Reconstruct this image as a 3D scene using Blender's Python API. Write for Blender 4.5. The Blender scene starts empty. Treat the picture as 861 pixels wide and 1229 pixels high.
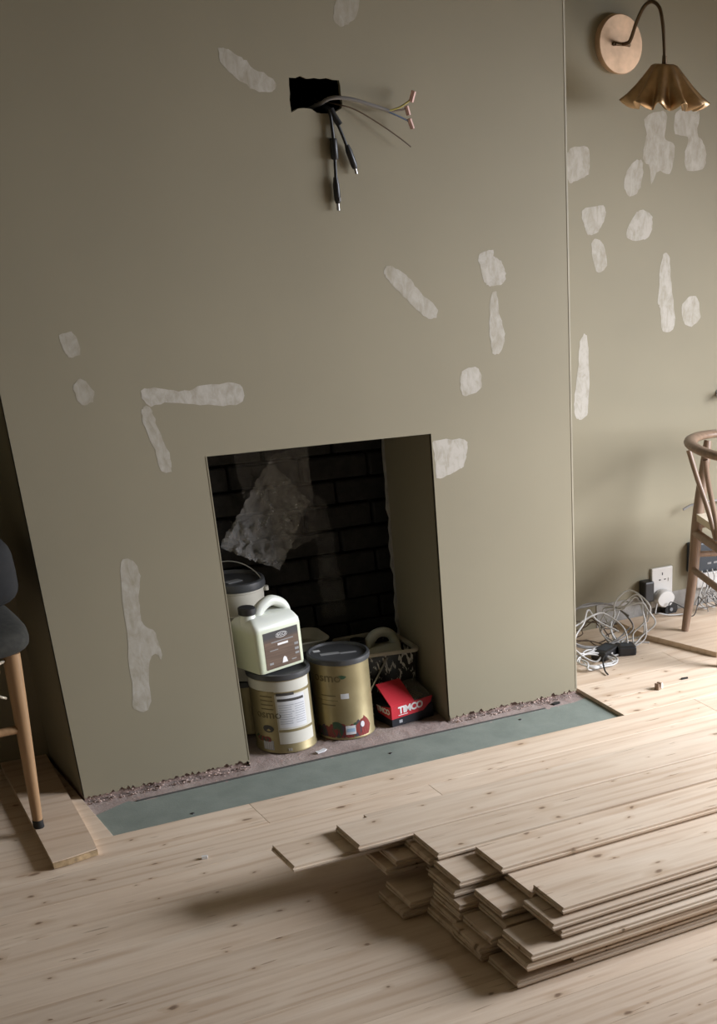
import bpy, bmesh, math, random
from mathutils import Vector, Matrix
random.seed(7)
S = bpy.context.scene
C = S.collection
PI = math.pi

# ------------------------------------------------------------------ camera
cd = bpy.data.cameras.new('camera'); cam = bpy.data.objects.new('camera', cd); C.objects.link(cam)
cd.sensor_fit = 'VERTICAL'; cd.sensor_height = 24.0; cd.lens = 33.984
cd.shift_x = -0.36532; cd.shift_y = 0.42922      # the photograph is a crop of a larger frame
cd.clip_start = 0.05; cd.clip_end = 60
_yaw, _pit, _rol = 0.67295, 0.53598, 0.04352
_f = Vector((math.sin(_yaw)*math.cos(_pit), math.cos(_yaw)*math.cos(_pit), -math.sin(_pit)))
_r = Vector((math.cos(_yaw), -math.sin(_yaw), 0)); _u = _r.cross(_f)
_c, _s = math.cos(_rol), math.sin(_rol)
_R = _c*_r + _s*_u; _U = -_s*_r + _c*_u
cam.matrix_world = Matrix(((_R.x, _U.x, -_f.x, -0.84959), (_R.y, _U.y, -_f.y, -3.98735), (_R.z, _U.z, -_f.z, 1.76435), (0, 0, 0, 1)))
S.camera = cam

# ------------------------------------------------------------------ light
W = bpy.data.worlds.new('world'); S.world = W; W.use_nodes = True
bgn = W.node_tree.nodes['Background']; bgn.inputs[0].default_value = (0.75, 0.85, 1.0, 1); bgn.inputs[1].default_value = 1.0
WIN_X, WIN_Y0, WIN_Y1, WIN_Z0, WIN_Z1 = 4.0, -2.45, -0.75, 0.5, 2.1
ld = bpy.data.lights.new('window_daylight', 'AREA'); lo = bpy.data.objects.new('window_daylight', ld); C.objects.link(lo)
ld.shape = 'RECTANGLE'; ld.size = WIN_Y1-WIN_Y0-0.08; ld.size_y = WIN_Z1-WIN_Z0-0.08
ld.energy = 128; ld.color = (0.95, 0.98, 1.06); ld.spread = math.radians(112)
lo.location = (WIN_X+0.03, (WIN_Y0+WIN_Y1)/2, (WIN_Z0+WIN_Z1)/2)
lo.rotation_euler = Vector((-1.0, 0.42, -0.88)).to_track_quat('-Z', 'Y').to_euler()
vs = S.view_settings
vs.view_transform = 'Standard'; vs.look = 'None'; vs.gamma = 1; vs.use_curve_mapping = False; vs.exposure = 0.24

# ------------------------------------------------------------------ materials
def nodes(name):
    m = bpy.data.materials.new(name); m.use_nodes = True
    nt = m.node_tree; b = nt.nodes['Principled BSDF']
    return m, nt, b
def N(nt, t, **kw):
    n = nt.nodes.new(t)
    for k, v in kw.items():
        if k in n.inputs: n.inputs[k].default_value = v
        else: setattr(n, k, v)
    return n
def ramp(nt, fac, stops):
    r = nt.nodes.new('ShaderNodeValToRGB'); e = r.color_ramp.elements
    while len(e) < len(stops): e.new(0.5)
    for i, (p, c) in enumerate(stops): e[i].position = p; e[i].color = c if len(c) == 4 else (*c, 1)
    nt.links.new(fac, r.inputs[0]); return r.outputs[0]
def mixc(nt, fac, a, b, mode='MIX'):
    m = nt.nodes.new('ShaderNodeMix'); m.data_type = 'RGBA'; m.blend_type = mode
    for sock, v in ((m.inputs[0], fac), (m.inputs[6], a), (m.inputs[7], b)):
        if isinstance(v, (int, float)): sock.default_value = v
        elif isinstance(v, tuple): sock.default_value = v if len(v) == 4 else (*v, 1)
        else: nt.links.new(v, sock)
    return m.outputs[2]
def math_(nt, op, a, b=None):
    m = nt.nodes.new('ShaderNodeMath'); m.operation = op
    for i, v in enumerate((a, b)):
        if v is None: continue
        if isinstance(v, (int, float)): m.inputs[i].default_value = v
        else: nt.links.new(v, m.inputs[i])
    return m.outputs[0]
def coords(nt, scale=(1, 1, 1), rnd=False, kind='Object'):
    tc = nt.nodes.new('ShaderNodeTexCoord'); out = tc.outputs[kind]
    if rnd:
        oi = nt.nodes.new('ShaderNodeObjectInfo')
        sc = nt.nodes.new('ShaderNodeVectorMath'); sc.operation = 'SCALE'; sc.inputs[0].default_value = (37.1, 19.7, 53.3)
        nt.links.new(oi.outputs['Random'], sc.inputs['Scale'])
        ad = nt.nodes.new('ShaderNodeVectorMath'); nt.links.new(out, ad.inputs[0]); nt.links.new(sc.outputs[0], ad.inputs[1]); out = ad.outputs[0]
    mu = nt.nodes.new('ShaderNodeVectorMath'); mu.operation = 'MULTIPLY'; mu.inputs[1].default_value = scale
    nt.links.new(out, mu.inputs[0]); return mu.outputs[0]
def noise(nt, vec, scale=5, detail=3, rough=0.5, dist=0.0):
    n = N(nt, 'ShaderNodeTexNoise', Scale=scale, Detail=detail, Roughness=rough, Distortion=dist)
    nt.links.new(vec, n.inputs['Vector']); return n.outputs['Fac']
def bump(nt, b, h, strength=0.2, dist=0.002):
    n = N(nt, 'ShaderNodeBump', Strength=strength, Distance=dist); nt.links.new(h, n.inputs['Height']); nt.links.new(n.outputs[0], b.inputs['Normal'])
def plain(name, col, rough=0.5, metal=0.0, var=0.12, vscale=12, spec=0.5, alpha=1.0, trans=0.0):
    m, nt, b = nodes(name)
    f = noise(nt, coords(nt), vscale, 3)
    lo_ = tuple(c*(1-var) for c in col); hi_ = tuple(min(1, c*(1+var)) for c in col)
    nt.links.new(ramp(nt, f, [(0.3, lo_), (0.7, hi_)]), b.inputs['Base Color'])
    b.inputs['Roughness'].default_value = rough; b.inputs['Metallic'].default_value = metal
    b.inputs['Specular IOR Level'].default_value = spec
    b.inputs['Transmission Weight'].default_value = trans
    return m
PAINT = (0.254, 0.225, 0.155)
def paint_mat():
    m, nt, b = nodes('wall_paint'); v = coords(nt)
    f = noise(nt, v, 2.2, 4); g = noise(nt, v, 260, 2)
    col = ramp(nt, f, [(0.25, tuple(c*0.94 for c in PAINT)), (0.75, tuple(c*1.05 for c in PAINT))])
    nt.links.new(col, b.inputs['Base Color']); b.inputs['Roughness'].default_value = 0.62
    b.inputs['Specular IOR Level'].default_value = 0.3
    bump(nt, b, g, 0.12, 0.0008); return m
def filler_mat():
    m, nt, b = nodes('filler'); v = coords(nt)
    at = N(nt, 'ShaderNodeAttribute', attribute_name='fade')
    f = noise(nt, coords(nt, (1, 1, 1)), 45, 4, 0.6)
    s = ramp(nt, noise(nt, coords(nt, (26, 1, 12)), 1.6, 4, 0.65, 0.6), [(0.30, (0.05, 0.05, 0.05)), (0.68, (1, 1, 1))])
    fac = math_(nt, 'MULTIPLY', at.outputs['Fac'], math_(nt, 'ADD', math_(nt, 'MULTIPLY', s, 0.9), math_(nt, 'MULTIPLY', f, 0.65)))
    fac = math_(nt, 'MINIMUM', math_(nt, 'MULTIPLY', math_(nt, 'SUBTRACT', fac, 0.10), 0.95), 0.92)
    nt.links.new(mixc(nt, fac, PAINT, (0.455, 0.425, 0.375)), b.inputs['Base Color']); b.inputs['Roughness'].default_value = 0.75
    bump(nt, b, f, 0.25, 0.001); return m
def pine_mat(name, tint=(1, 1, 1), knots=True):
    m, nt, b = nodes(name)
    def T(c): return tuple(x*t for x, t in zip(c, tint))
    g = noise(nt, coords(nt, (1.3, 30, 30), True), 3.0, 6, 0.68, 0.5)
    mid_ = noise(nt, coords(nt, (0.8, 9, 9), True), 2.2, 4, 0.6, 0.8)
    big = noise(nt, coords(nt, (1.1, 4.2, 4.2), True), 1.5, 3, 0.5, 1.4)
    wv = N(nt, 'ShaderNodeTexWave', bands_direction='Y', Scale=1.3, Distortion=11.0, Detail=3.0)
    wv.inputs['Detail Scale'].default_value = 0.8
    nt.links.new(coords(nt, (0.38, 5.5, 5.5), True), wv.inputs['Vector'])
    col = ramp(nt, mid_, [(0.28, T((0.585, 0.470, 0.358))), (0.5, T((0.655, 0.55, 0.435))), (0.75, T((0.705, 0.612, 0.50)))])
    col = mixc(nt, math_(nt, 'MULTIPLY', ramp(nt, g, [(0.50, (0, 0, 0)), (0.72, (1, 1, 1))]), 0.38), col, T((0.50, 0.39, 0.285)))
    fig = math_(nt, 'MULTIPLY', ramp(nt, wv.outputs['Fac'], [(0.62, (0, 0, 0)), (0.97, (1, 1, 1))]), ramp(nt, big, [(0.40, (0, 0, 0)), (0.62, (1, 1, 1))]))
    col = mixc(nt, math_(nt, 'MULTIPLY', fig, 0.60), col, T((0.44, 0.31, 0.205)))
    col = mixc(nt, math_(nt, 'MULTIPLY', ramp(nt, big, [(0.44, (0, 0, 0)), (0.72, (1, 1, 1))]), 0.40), col, T((0.56, 0.45, 0.345)))
    dash = noise(nt, coords(nt, (7, 60, 60), True), 1.6, 1, 0.4)
    col = mixc(nt, math_(nt, 'MULTIPLY', ramp(nt, dash, [(0.735, (0, 0, 0)), (0.77, (1, 1, 1))]), 0.55), col, T((0.22, 0.14, 0.085)))
    oi = nt.nodes.new('ShaderNodeObjectInfo')
    tone = math_(nt, 'ADD', math_(nt, 'MULTIPLY', oi.outputs['Random'], 0.16), 0.90)
    vm = nt.nodes.new('ShaderNodeVectorMath'); vm.operation = 'SCALE'; nt.links.new(col, vm.inputs[0]); nt.links.new(tone, vm.inputs['Scale']); col = vm.outputs[0]
    if knots:
        for sc, thr, rad in (((3.9, 6.6, 0.01), 0.60, 0.052), ((7.3, 12, 0.01), 0.70, 0.075)):
            vec = coords(nt, sc, True)
            nz = N(nt, 'ShaderNodeTexNoise', Scale=3.0, Detail=2.0); nt.links.new(vec, nz.inputs['Vector'])
            ad = nt.nodes.new('ShaderNodeVectorMath'); ad.operation = 'MULTIPLY_ADD'; ad.inputs[1].default_value = (0.22, 0.22, 0)
            nt.links.new(nz.outputs['Color'], ad.inputs[0]); nt.links.new(vec, ad.inputs[2])
            vo = N(nt, 'ShaderNodeTexVoronoi', Scale=1.0, voronoi_dimensions='2D'); nt.links.new(ad.outputs[0], vo.inputs['Vector'])
            sp = nt.nodes.new('ShaderNodeSeparateColor'); nt.links.new(vo.outputs['Color'], sp.inputs[0])
            on = math_(nt, 'GREATER_THAN', sp.outputs[0], thr)
            dist = math_(nt, 'MULTIPLY', vo.outputs['Distance'], math_(nt, 'ADD', 0.75, math_(nt, 'MULTIPLY', sp.outputs[1], 2.4)))
            halo = math_(nt, 'MULTIPLY', on, ramp(nt, dist, [(rad*0.9, (1, 1, 1)), (rad*3.6, (0, 0, 0))]))
            core = math_(nt, 'MULTIPLY', on, ramp(nt, dist, [(rad*0.55, (1, 1, 1)), (rad*1.15, (0, 0, 0))]))
            col = mixc(nt, math_(nt, 'MULTIPLY', halo, 0.42), col, T((0.40, 0.27, 0.16)))
            col = mixc(nt, math_(nt, 'MULTIPLY', core, 0.78), col, T((0.15, 0.09, 0.055)))
    nt.links.new(col, b.inputs['Base Color']); b.inputs['Roughness'].default_value = 0.52
    b.inputs['Specular IOR Level'].default_value = 0.35
    bump(nt, b, g, 0.10, 0.001); return m
def wood_mat(name, a, c):
    m, nt, b = nodes(name)
    g = noise(nt, coords(nt, (30, 30, 3)), 2.5, 4, 0.6, 0.4)
    nt.links.new(ramp(nt, g, [(0.3, a), (0.7, c)]), b.inputs['Base Color']); b.inputs['Roughness'].default_value = 0.42; return m
def teal_mat():
    m, nt, b = nodes('teal_board'); f = noise(nt, coords(nt), 9, 5, 0.65); g = noise(nt, coords(nt), 180, 3)
    col = ramp(nt, f, [(0.3, (0.150, 0.175, 0.150)), (0.7, (0.205, 0.232, 0.200))])
    nt.links.new(col, b.inputs['Base Color']); b.inputs['Roughness'].default_value = 0.85; bump(nt, b, g, 0.4, 0.001); return m
def concrete_mat():
    m, nt, b = nodes('hearth_concrete'); f = noise(nt, coords(nt), 6, 6, 0.7); g = noise(nt, coords(nt), 70, 5, 0.7)
    col = ramp(nt, f, [(0.28, (0.20, 0.145, 0.128)), (0.5, (0.29, 0.228, 0.205)), (0.72, (0.38, 0.315, 0.28))])
    col = mixc(nt, ramp(nt, g, [(0.55, (0, 0, 0)), (0.75, (0.6, 0.6, 0.6))]), col, (0.36, 0.20, 0.165))
    nt.links.new(col, b.inputs['Base Color']); b.inputs['Roughness'].default_value = 0.9; bump(nt, b, g, 0.7, 0.004); return m
def brick_mat(name, a, c):
    m, nt, b = nodes(name); f = noise(nt, coords(nt, rnd=True), 22, 5, 0.7)
    nt.links.new(ramp(nt, f, [(0.3, a), (0.7, c)]), b.inputs['Base Color']); b.inputs['Roughness'].default_value = 0.95; bump(nt, b, f, 0.8, 0.004); return m
def polythene_mat():
    m, nt, b = nodes('polythene'); f = noise(nt, coords(nt), 26, 5, 0.7)
    b.inputs['Base Color'].default_value = (0.62, 0.60, 0.57, 1); b.inputs['Roughness'].default_value = 0.28
    tr = nt.nodes.new('ShaderNodeBsdfTransparent'); mx = nt.nodes.new('ShaderNodeMixShader')
    at = N(nt, 'ShaderNodeAttribute', attribute_name='dens'); nt.links.new(math_(nt, 'MULTIPLY', at.outputs['Fac'], ramp(nt, f, [(0.3, (0.35, 0.35, 0.35)), (0.75, (1, 1, 1))])), mx.inputs[0])
    nt.links.new(tr.outputs[0], mx.inputs[1]); nt.links.new(b.outputs[0], mx.inputs[2])
    bump(nt, b, f, 0.9, 0.01)
    nt.links.new(mx.outputs[0], nt.nodes['Material Output'].inputs[0]); return m
def splatter_mat():
    m, nt, b = nodes('splattered_black'); f = noise(nt, coords(nt, (1, 1, 0.45)), 42, 4, 0.6, 1.6)
    col = ramp(nt, f, [(0.57, (0.012, 0.012, 0.012)), (0.59, (0.55, 0.53, 0.48))])
    nt.links.new(col, b.inputs['Base Color']); b.inputs['Roughness'].default_value = 0.35; return m
def cord_mat():
    m, nt, b = nodes('paper_cord')
    wv = N(nt, 'ShaderNodeTexWave', bands_direction='Y', Scale=42.0); nt.links.new(coords(nt), wv.inputs['Vector'])
    nt.links.new(ramp(nt, wv.outputs['Fac'], [(0.1, (0.42, 0.35, 0.25)), (0.6, (0.66, 0.58, 0.45))]), b.inputs['Base Color']); b.inputs['Roughness'].default_value = 0.8
    bump(nt, b, wv.outputs['Fac'], 0.6, 0.003); return m
def glass_mat():
    m, nt, b = nodes('window_glass')
    gl = nt.nodes.new('ShaderNodeBsdfGlossy'); gl.inputs['Roughness'].default_value = 0.02
    tr = nt.nodes.new('ShaderNodeBsdfTransparent'); mx = nt.nodes.new('ShaderNodeMixShader'); mx.inputs[0].default_value = 0.06
    nt.links.new(tr.outputs[0], mx.inputs[1]); nt.links.new(gl.outputs[0], mx.inputs[2]); nt.links.new(mx.outputs[0], nt.nodes['Material Output'].inputs[0]); return m
def goldtin_mat():
    m, nt, b = nodes('gold_tin'); f = noise(nt, coords(nt), 14, 3)
    nt.links.new(ramp(nt, f, [(0.3, (0.275, 0.225, 0.115)), (0.7, (0.345, 0.285, 0.155))]), b.inputs['Base Color'])
    b.inputs['Metallic'].default_value = 0.55; b.inputs['Roughness'].default_value = 0.42; return m

M = dict(paint=paint_mat(), filler=filler_mat(), pine=pine_mat('pine_floor', (1.02, 0.985, 0.955)), pine_stack=pine_mat('pine_stack', (1.02, 0.995, 0.97)), pine_loose=pine_mat('pine_loose', (0.90, 0.84, 0.79), False),
    teal=teal_mat(), concrete=concrete_mat(), soot=brick_mat('sooty_brick', (0.012, 0.011, 0.010), (0.030, 0.027, 0.024)), mortar=plain('sooty_mortar', (0.012, 0.011, 0.010), 0.95),
    brick=brick_mat('pink_brick', (0.26, 0.165, 0.14), (0.46, 0.36, 0.31)), bare=brick_mat('bare_plaster', (0.24, 0.225, 0.205), (0.36, 0.34, 0.31)),
    oak=wood_mat('oak', (0.30, 0.175, 0.085), (0.40, 0.245, 0.125)), walnut=wood_mat('oiled_oak', (0.165, 0.105, 0.070), (0.245, 0.162, 0.108)), cord=cord_mat(),
    brass=plain('aged_brass', (0.50, 0.345, 0.20), 0.42, 1.0, 0.25, 18), copper=plain('brushed_copper', (0.60, 0.41, 0.265), 0.55, 0.5, 0.2, 20), darkbrass=plain('dark_brass', (0.13, 0.09, 0.055), 0.4, 0.9),
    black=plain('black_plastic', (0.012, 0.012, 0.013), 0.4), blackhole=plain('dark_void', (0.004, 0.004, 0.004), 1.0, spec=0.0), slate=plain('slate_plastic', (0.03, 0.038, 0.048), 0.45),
    white=plain('white_plastic', (0.62, 0.60, 0.57), 0.4, var=0.04), whitecable=plain('white_cable', (0.47, 0.46, 0.44), 0.45, var=0.05), greycable=plain('grey_cable', (0.20, 0.19, 0.18), 0.5), browncable=plain('brown_cable', (0.10, 0.065, 0.04), 0.5),
    yellow=plain('yellow_core', (0.36, 0.30, 0.07), 0.5), blue=plain('blue_core', (0.12, 0.16, 0.24), 0.5), pink=plain('pink_connector', (0.55, 0.34, 0.29), 0.45), chrome=plain('chrome', (0.38, 0.37, 0.36), 0.4, 1.0),
    gold=goldtin_mat(), greylid=plain('grey_lid', (0.055, 0.056, 0.058), 0.38), lidlabel=plain('lid_label', (0.24, 0.24, 0.24), 0.5), cream=plain('cream_plastic', (0.50, 0.47, 0.40), 0.45, var=0.05), cream_label=plain('cream_label', (0.55, 0.53, 0.46), 0.5, var=0.04),
    steel=plain('tin_steel', (0.45, 0.45, 0.44), 0.3, 0.9), label=plain('paper_label', (0.60, 0.60, 0.61), 0.5, var=0.04), text_dark=plain('print_dark', (0.045, 0.04, 0.035), 0.6), text_grey=plain('print_grey', (0.33, 0.34, 0.36), 0.6), text_white=plain('print_white', (0.75, 0.73, 0.71), 0.5, var=0.03),
    green=plain('print_green', (0.03, 0.075, 0.035), 0.5), redprint=plain('print_red', (0.20, 0.03, 0.025), 0.5), gold_text=plain('print_olive', (0.13, 0.10, 0.04), 0.5), purple=plain('print_purple', (0.06, 0.045, 0.06), 0.5), skyblue=plain('print_blue', (0.30, 0.42, 0.55), 0.5),
    jerry=None, brownlabel=None, red=plain('red_card', (0.50, 0.022, 0.035), 0.45, var=0.08), navy=plain('navy_card', (0.008, 0.009, 0.014), 0.5), clear=None,
    splat=splatter_mat(), trim=plain('cream_tray', (0.44, 0.41, 0.33), 0.45), poly=polythene_mat(), glass=glass_mat(), ceiling=plain('ceiling_paint', (0.62, 0.60, 0.56), 0.8, var=0.02),
    frame=plain('window_frame', (0.7, 0.69, 0.66), 0.4, var=0.03), fabric=plain('charcoal_fabric', (0.025, 0.024, 0.019), 0.95, var=0.3, vscale=70), fabric2=plain('black_fabric', (0.006, 0.006, 0.006), 0.9, var=0.3, vscale=50), fabric3=plain('olive_quilt', (0.012, 0.013, 0.010), 0.9, var=0.4, vscale=40),
    rubber=plain('rubber', (0.01, 0.01, 0.01), 0.6), greyedge=plain('cut_edge', (0.06, 0.055, 0.05), 0.9))
def jerry_mat():
    m, nt, b = nodes('translucent_can'); z = nt.nodes.new('ShaderNodeSeparateXYZ'); nt.links.new(coords(nt), z.inputs[0])
    # creamy liquid fills the lower part of the can
    nt.links.new(ramp(nt, math_(nt, 'MULTIPLY', z.outputs[2], 4.0), [(0.48, (0.60, 0.63, 0.47)), (0.56, (0.66, 0.68, 0.61))]), b.inputs['Base Color'])
    b.inputs['Roughness'].default_value = 0.38; b.inputs['Subsurface Weight'].default_value = 0.25; b.inputs['Subsurface Radius'].default_value = (0.03, 0.03, 0.02); return m
M['jerry'] = jerry_mat()
def brownlabel_mat():
    m, nt, b = nodes('brown_label'); z = nt.nodes.new('ShaderNodeSeparateXYZ'); v = coords(nt); nt.links.new(v, z.inputs[0])
    f = noise(nt, coords(nt, (4, 4, 60)), 3, 3)
    br = ramp(nt, f, [(0.3, (0.075, 0.042, 0.025)), (0.7, (0.13, 0.08, 0.05))])
    nt.links.new(mixc(nt, ramp(nt, math_(nt, 'MULTIPLY', z.outputs[2], 4.0), [(0.36, (0, 0, 0)), (0.42, (1, 1, 1))]), br, (0.035, 0.032, 0.032)), b.inputs['Base Color']); b.inputs['Roughness'].default_value = 0.4; return m
M['brownlabel'] = brownlabel_mat()
def clear_mat():
    m, nt, b = nodes('clear_lid'); b.inputs['Base Color'].default_value = (0.25, 0.25, 0.25, 1); b.inputs['Roughness'].default_value = 0.2
    tr = nt.nodes.new('ShaderNodeBsdfTransparent'); mx = nt.nodes.new('ShaderNodeMixShader'); mx.inputs[0].default_value = 0.35
    nt.links.new(tr.outputs[0], mx.inputs[1]); nt.links.new(b.outputs[0], mx.inputs[2]); nt.links.new(mx.outputs[0], nt.nodes['Material Output'].inputs[0]); return m
M['clear'] = clear_mat()

# ------------------------------------------------------------------ mesh helpers
def obj(name, bm, mat, parent=None, loc=None, rz=None, smooth=None, kind=None, bevel=0, seg=1):
    if isinstance(bm, bmesh.types.BMesh):
        if bevel: bmesh.ops.bevel(bm, geom=bm.edges[:], offset=bevel, segments=seg, affect='EDGES', profile=0.5)
        bmesh.ops.recalc_face_normals(bm, faces=bm.faces[:])
        me = bpy.data.meshes.new(name)
        if smooth is not None:
            for f in bm.faces: f.smooth = True
        bm.to_mesh(me); bm.free()
        if smooth: me.set_sharp_from_angle(angle=math.radians(smooth))
    else: me = bm
    if not me.materials: me.materials.append(M[mat] if isinstance(mat, str) else mat)
    o = bpy.data.objects.new(name, me); C.objects.link(o)
    if parent is not None: o.parent = parent
    if loc is not None: o.location = loc
    if rz is not None: o.rotation_euler[2] = rz
    if kind: o['kind'] = kind
    return o
def tag(o, label, cat, group=None, kind=None):
    o['label'] = label; o['category'] = cat
    if group: o['group'] = group
    if kind: o['kind'] = kind
    return o
def thing(name, label, cat, loc=(0, 0, 0), rz=0, group=None):
    o = bpy.data.objects.new(name, None); C.objects.link(o); o.empty_display_size = 0.05
    o.location = loc; o.rotation_euler[2] = rz; return tag(o, label, cat, group)
def box(bm, x0, x1, y0, y1, z0, z1):
    v = [bm.verts.new(p) for p in ((x0, y0, z0), (x1, y0, z0), (x1, y1, z0), (x0, y1, z0), (x0, y0, z1), (x1, y0, z1), (x1, y1, z1), (x0, y1, z1))]
    for i in ((3, 2, 1, 0), (4, 5, 6, 7), (0, 1, 5, 4), (1, 2, 6, 5), (2, 3, 7, 6), (3, 0, 4, 7)): bm.faces.new([v[k] for k in i])
    return bm
def B(*a):
    return box(bmesh.new(), *a)
def quad(bm, *ps):
    return bm.faces.new([bm.verts.new(p) for p in ps])
def lathe(prof, n=32, bm=None, cap=True, mod=None):
    bm = bm or bmesh.new(); rings = []
    for k, (r, z) in enumerate(prof):
        ring = []
        for i in range(n):
            a = 2*PI*i/n; rr = mod(r, z, a) if mod else r
            ring.append(bm.verts.new((rr*math.cos(a), rr*math.sin(a), z)))
        rings.append(ring)
    for a, b in zip(rings, rings[1:]):
        for i in range(n): bm.faces.new((a[i], a[(i+1) % n], b[(i+1) % n], b[i]))
    if cap:
        bm.faces.new(rings[0][::-1]); bm.faces.new(rings[-1])
    return bm
def spline(pts, n=8, closed=False):
    P = [Vector(p) for p in pts]; out = []; m = len(P)
    rng = range(m if closed else m-1)
    for i in rng:
        if closed: p0, p1, p2, p3 = P[(i-1) % m], P[i], P[(i+1) % m], P[(i+2) % m]
        else: p0, p1, p2, p3 = P[max(i-1, 0)], P[i], P[i+1], P[min(i+2, m-1)]
        for k in range(n):
            t = k/n; out.append(0.5*((2*p1)+(p2-p0)*t+(2*p0-5*p1+4*p2-p3)*t*t+(3*p1-p0-3*p2+p3)*t**3))
    if not closed: out.append(P[-1])
    return out
def tube(pts, rad, bm=None, sides=8, closed=False, flat=1.0):
    bm = bm or bmesh.new(); P = [Vector(p) for p in pts]; n = len(P); rings = []; prev = None
    for i, p in enumerate(P):
        t = (P[(i+1) % n]-P[i-1]) if closed else (P[min(i+1, n-1)]-P[max(i-1, 0)])
        if t.length < 1e-9: t = Vector((0, 0, 1))
        t.normalize()
        if prev is None:
            a = Vector((0, 0, 1)) if abs(t.z) < 0.9 else Vector((1, 0, 0)); u = t.cross(a).normalized()
        else: u = (prev-t*prev.dot(t)); u = u.normalized() if u.length > 1e-6 else t.orthogonal().normalized()
        prev = u; w = t.cross(u); r = rad(i/(n-1)) if callable(rad) else rad
        rings.append([bm.verts.new(p+u*math.cos(2*PI*k/sides)*r+w*math.sin(2*PI*k/sides)*r*flat) for k in range(sides)])
    for i in range(n if closed else n-1):
        a, b = rings[i], rings[(i+1) % n]
        for k in range(sides): bm.faces.new((a[k], a[(k+1) % sides], b[(k+1) % sides], b[k]))
    if not closed: bm.faces.new(rings[0][::-1]); bm.faces.new(rings[-1])
    return bm
def prism(pts, d, ax='y'):
    """outline in (a,b) extruded along the third axis from 0 to d"""
    bm = bmesh.new()
    def P(a, b, t): return {'y': (a, t, b), 'x': (t, a, b), 'z': (a, b, t)}[ax]
    A = [bm.verts.new(P(a, b, 0)) for a, b in pts]; Bv = [bm.verts.new(P(a, b, d)) for a, b in pts]
    bm.faces.new(A); bm.faces.new(Bv[::-1]); n = len(pts)
    for i in range(n): bm.faces.new((A[i], Bv[i], Bv[(i+1) % n], A[(i+1) % n]))
    return bm
def text_mesh(s, size, depth=0.0004, bold=0.0, space=1.0):
    cu = bpy.data.curves.new('lettering', 'FONT'); cu.body = s; cu.size = size; cu.extrude = depth; cu.offset = bold; cu.space_character = space
    cu.align_x = 'CENTER'; cu.align_y = 'CENTER'; cu.resolution_u = 3
    o = bpy.data.objects.new('lettering', cu); C.objects.link(o); bpy.context.view_layer.update()
    me = bpy.data.meshes.new_from_object(o.evaluated_get(bpy.context.evaluated_depsgraph_get()))
    bpy.data.objects.remove(o); bpy.data.curves.remove(cu); me.materials.clear(); return me
def text_flat(name, s, size, mat, parent, origin, ux, uz, bold=0.0, space=1.0):
    """lettering with its baseline along ux, upright along uz"""
    me = text_mesh(s, size, 0.0004, bold, space); ux = Vector(ux).normalized(); uz = Vector(uz).normalized(); un = ux.cross(uz)
    for v in me.vertices: v.co = Vector(origin)+ux*v.co.x+uz*v.co.y+un*v.co.z
    return obj(name, me, mat, parent)
def text_round(name, s, size, mat, parent, r, ang, z, bold=0.0):
    me = text_mesh(s, size, 0.0004, bold)
    for v in me.vertices:
        a = ang+v.co.x/r; rr = r+0.0006+v.co.z; v.co = Vector((rr*math.cos(a), rr*math.sin(a), z+v.co.y))
    return obj(name, me, mat, parent)
def wrap(name, mat, parent, r, a0, a1, z0, z1, th=0.0006, n=8):
    bm = bmesh.new(); cols = []
    for i in range(n+1):
        a = a0+(a1-a0)*i/n
        cols.append([bm.verts.new((rr*math.cos(a), rr*math.sin(a), z)) for rr, z in ((r, z0), (r+th, z0), (r+th, z1), (r, z1))])
    for p, q in zip(cols, cols[1:]):
        for k in range(4): bm.faces.new((p[k], q[k], q[(k+1) % 4], p[(k+1) % 4]))
    bm.faces.new(cols[0]); bm.faces.new(cols[-1][::-1]); return obj(name, bm, mat, parent, smooth=40)
def blob_wrap(name, mat, parent, r, ang, z, w, h, n=12, th=0.0006, wob=0.0):
    bm = bmesh.new(); vs_ = []
    for i in range(n):
        t = 2*PI*i/n; k = 1+wob*(random.random()-0.5); a = ang+w/2*math.cos(t)*k/r
        vs_.append(bm.verts.new(((r+th)*math.cos(a), (r+th)*math.sin(a), z+h/2*math.sin(t)*k)))
    bm.faces.new(vs_); return obj(name, bm, mat, parent)
def struct(name, bm, mat, **k):
    o = obj(name, bm, mat, **k); o['kind'] = 'structure'; return o

# ------------------------------------------------------------------ room shell
BW, OX0, OX1, OH = 1.607, 0.472, 1.132, 0.876        # breast width, fire opening
YL, YR = 0.33, 0.52                                 # depth of the left and right alcove
XL, XR, YB, ZC = -1.6, WIN_X, -6.5, 2.6
RIM = 0.021                                         # thickness of a floorboard
base = struct('floor', B(XL, XR, YB, 0.9, -0.06, -RIM-0.001), 'greyedge')
struct('ceiling', B(XL-0.1, XR+0.1, YB-0.1, 0.9, ZC, ZC+0.1), 'paint')
struct('wall_left', B(XL-0.1, XL, YB, 0.9, -0.06, ZC), 'paint')
struct('wall_behind', B(XL-0.1, XR+0.1, YB-0.1, YB, -0.06, ZC), 'paint')
wbl = struct('wall_alcove_left', B(XL, 0.02, YL, YL+0.1, -0.06, ZC), 'paint')
wbr = struct('wall_alcove_right', B(BW-0.02, XR, YR, YR+0.1, -0.06, ZC), 'paint')
bm = bmesh.new()
box(bm, XR, XR+0.14, YB, WIN_Y0, -0.06, ZC); box(bm, XR, XR+0.14, WIN_Y1, YR+0.1, -0.06, ZC)
box(bm, XR, XR+0.14, WIN_Y0, WIN_Y1, -0.06, WIN_Z0); box(bm, XR, XR+0.14, WIN_Y0, WIN_Y1, WIN_Z1, ZC)
struct('wall_right', bm, 'paint')
bm = bmesh.new(); fw = 0.05; X0, X1 = XR+0.06, XR+0.10
box(bm, X0, X1, WIN_Y0, WIN_Y0+fw, WIN_Z0, WIN_Z1); box(bm, X0, X1, WIN_Y1-fw, WIN_Y1, WIN_Z0, WIN_Z1)
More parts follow.
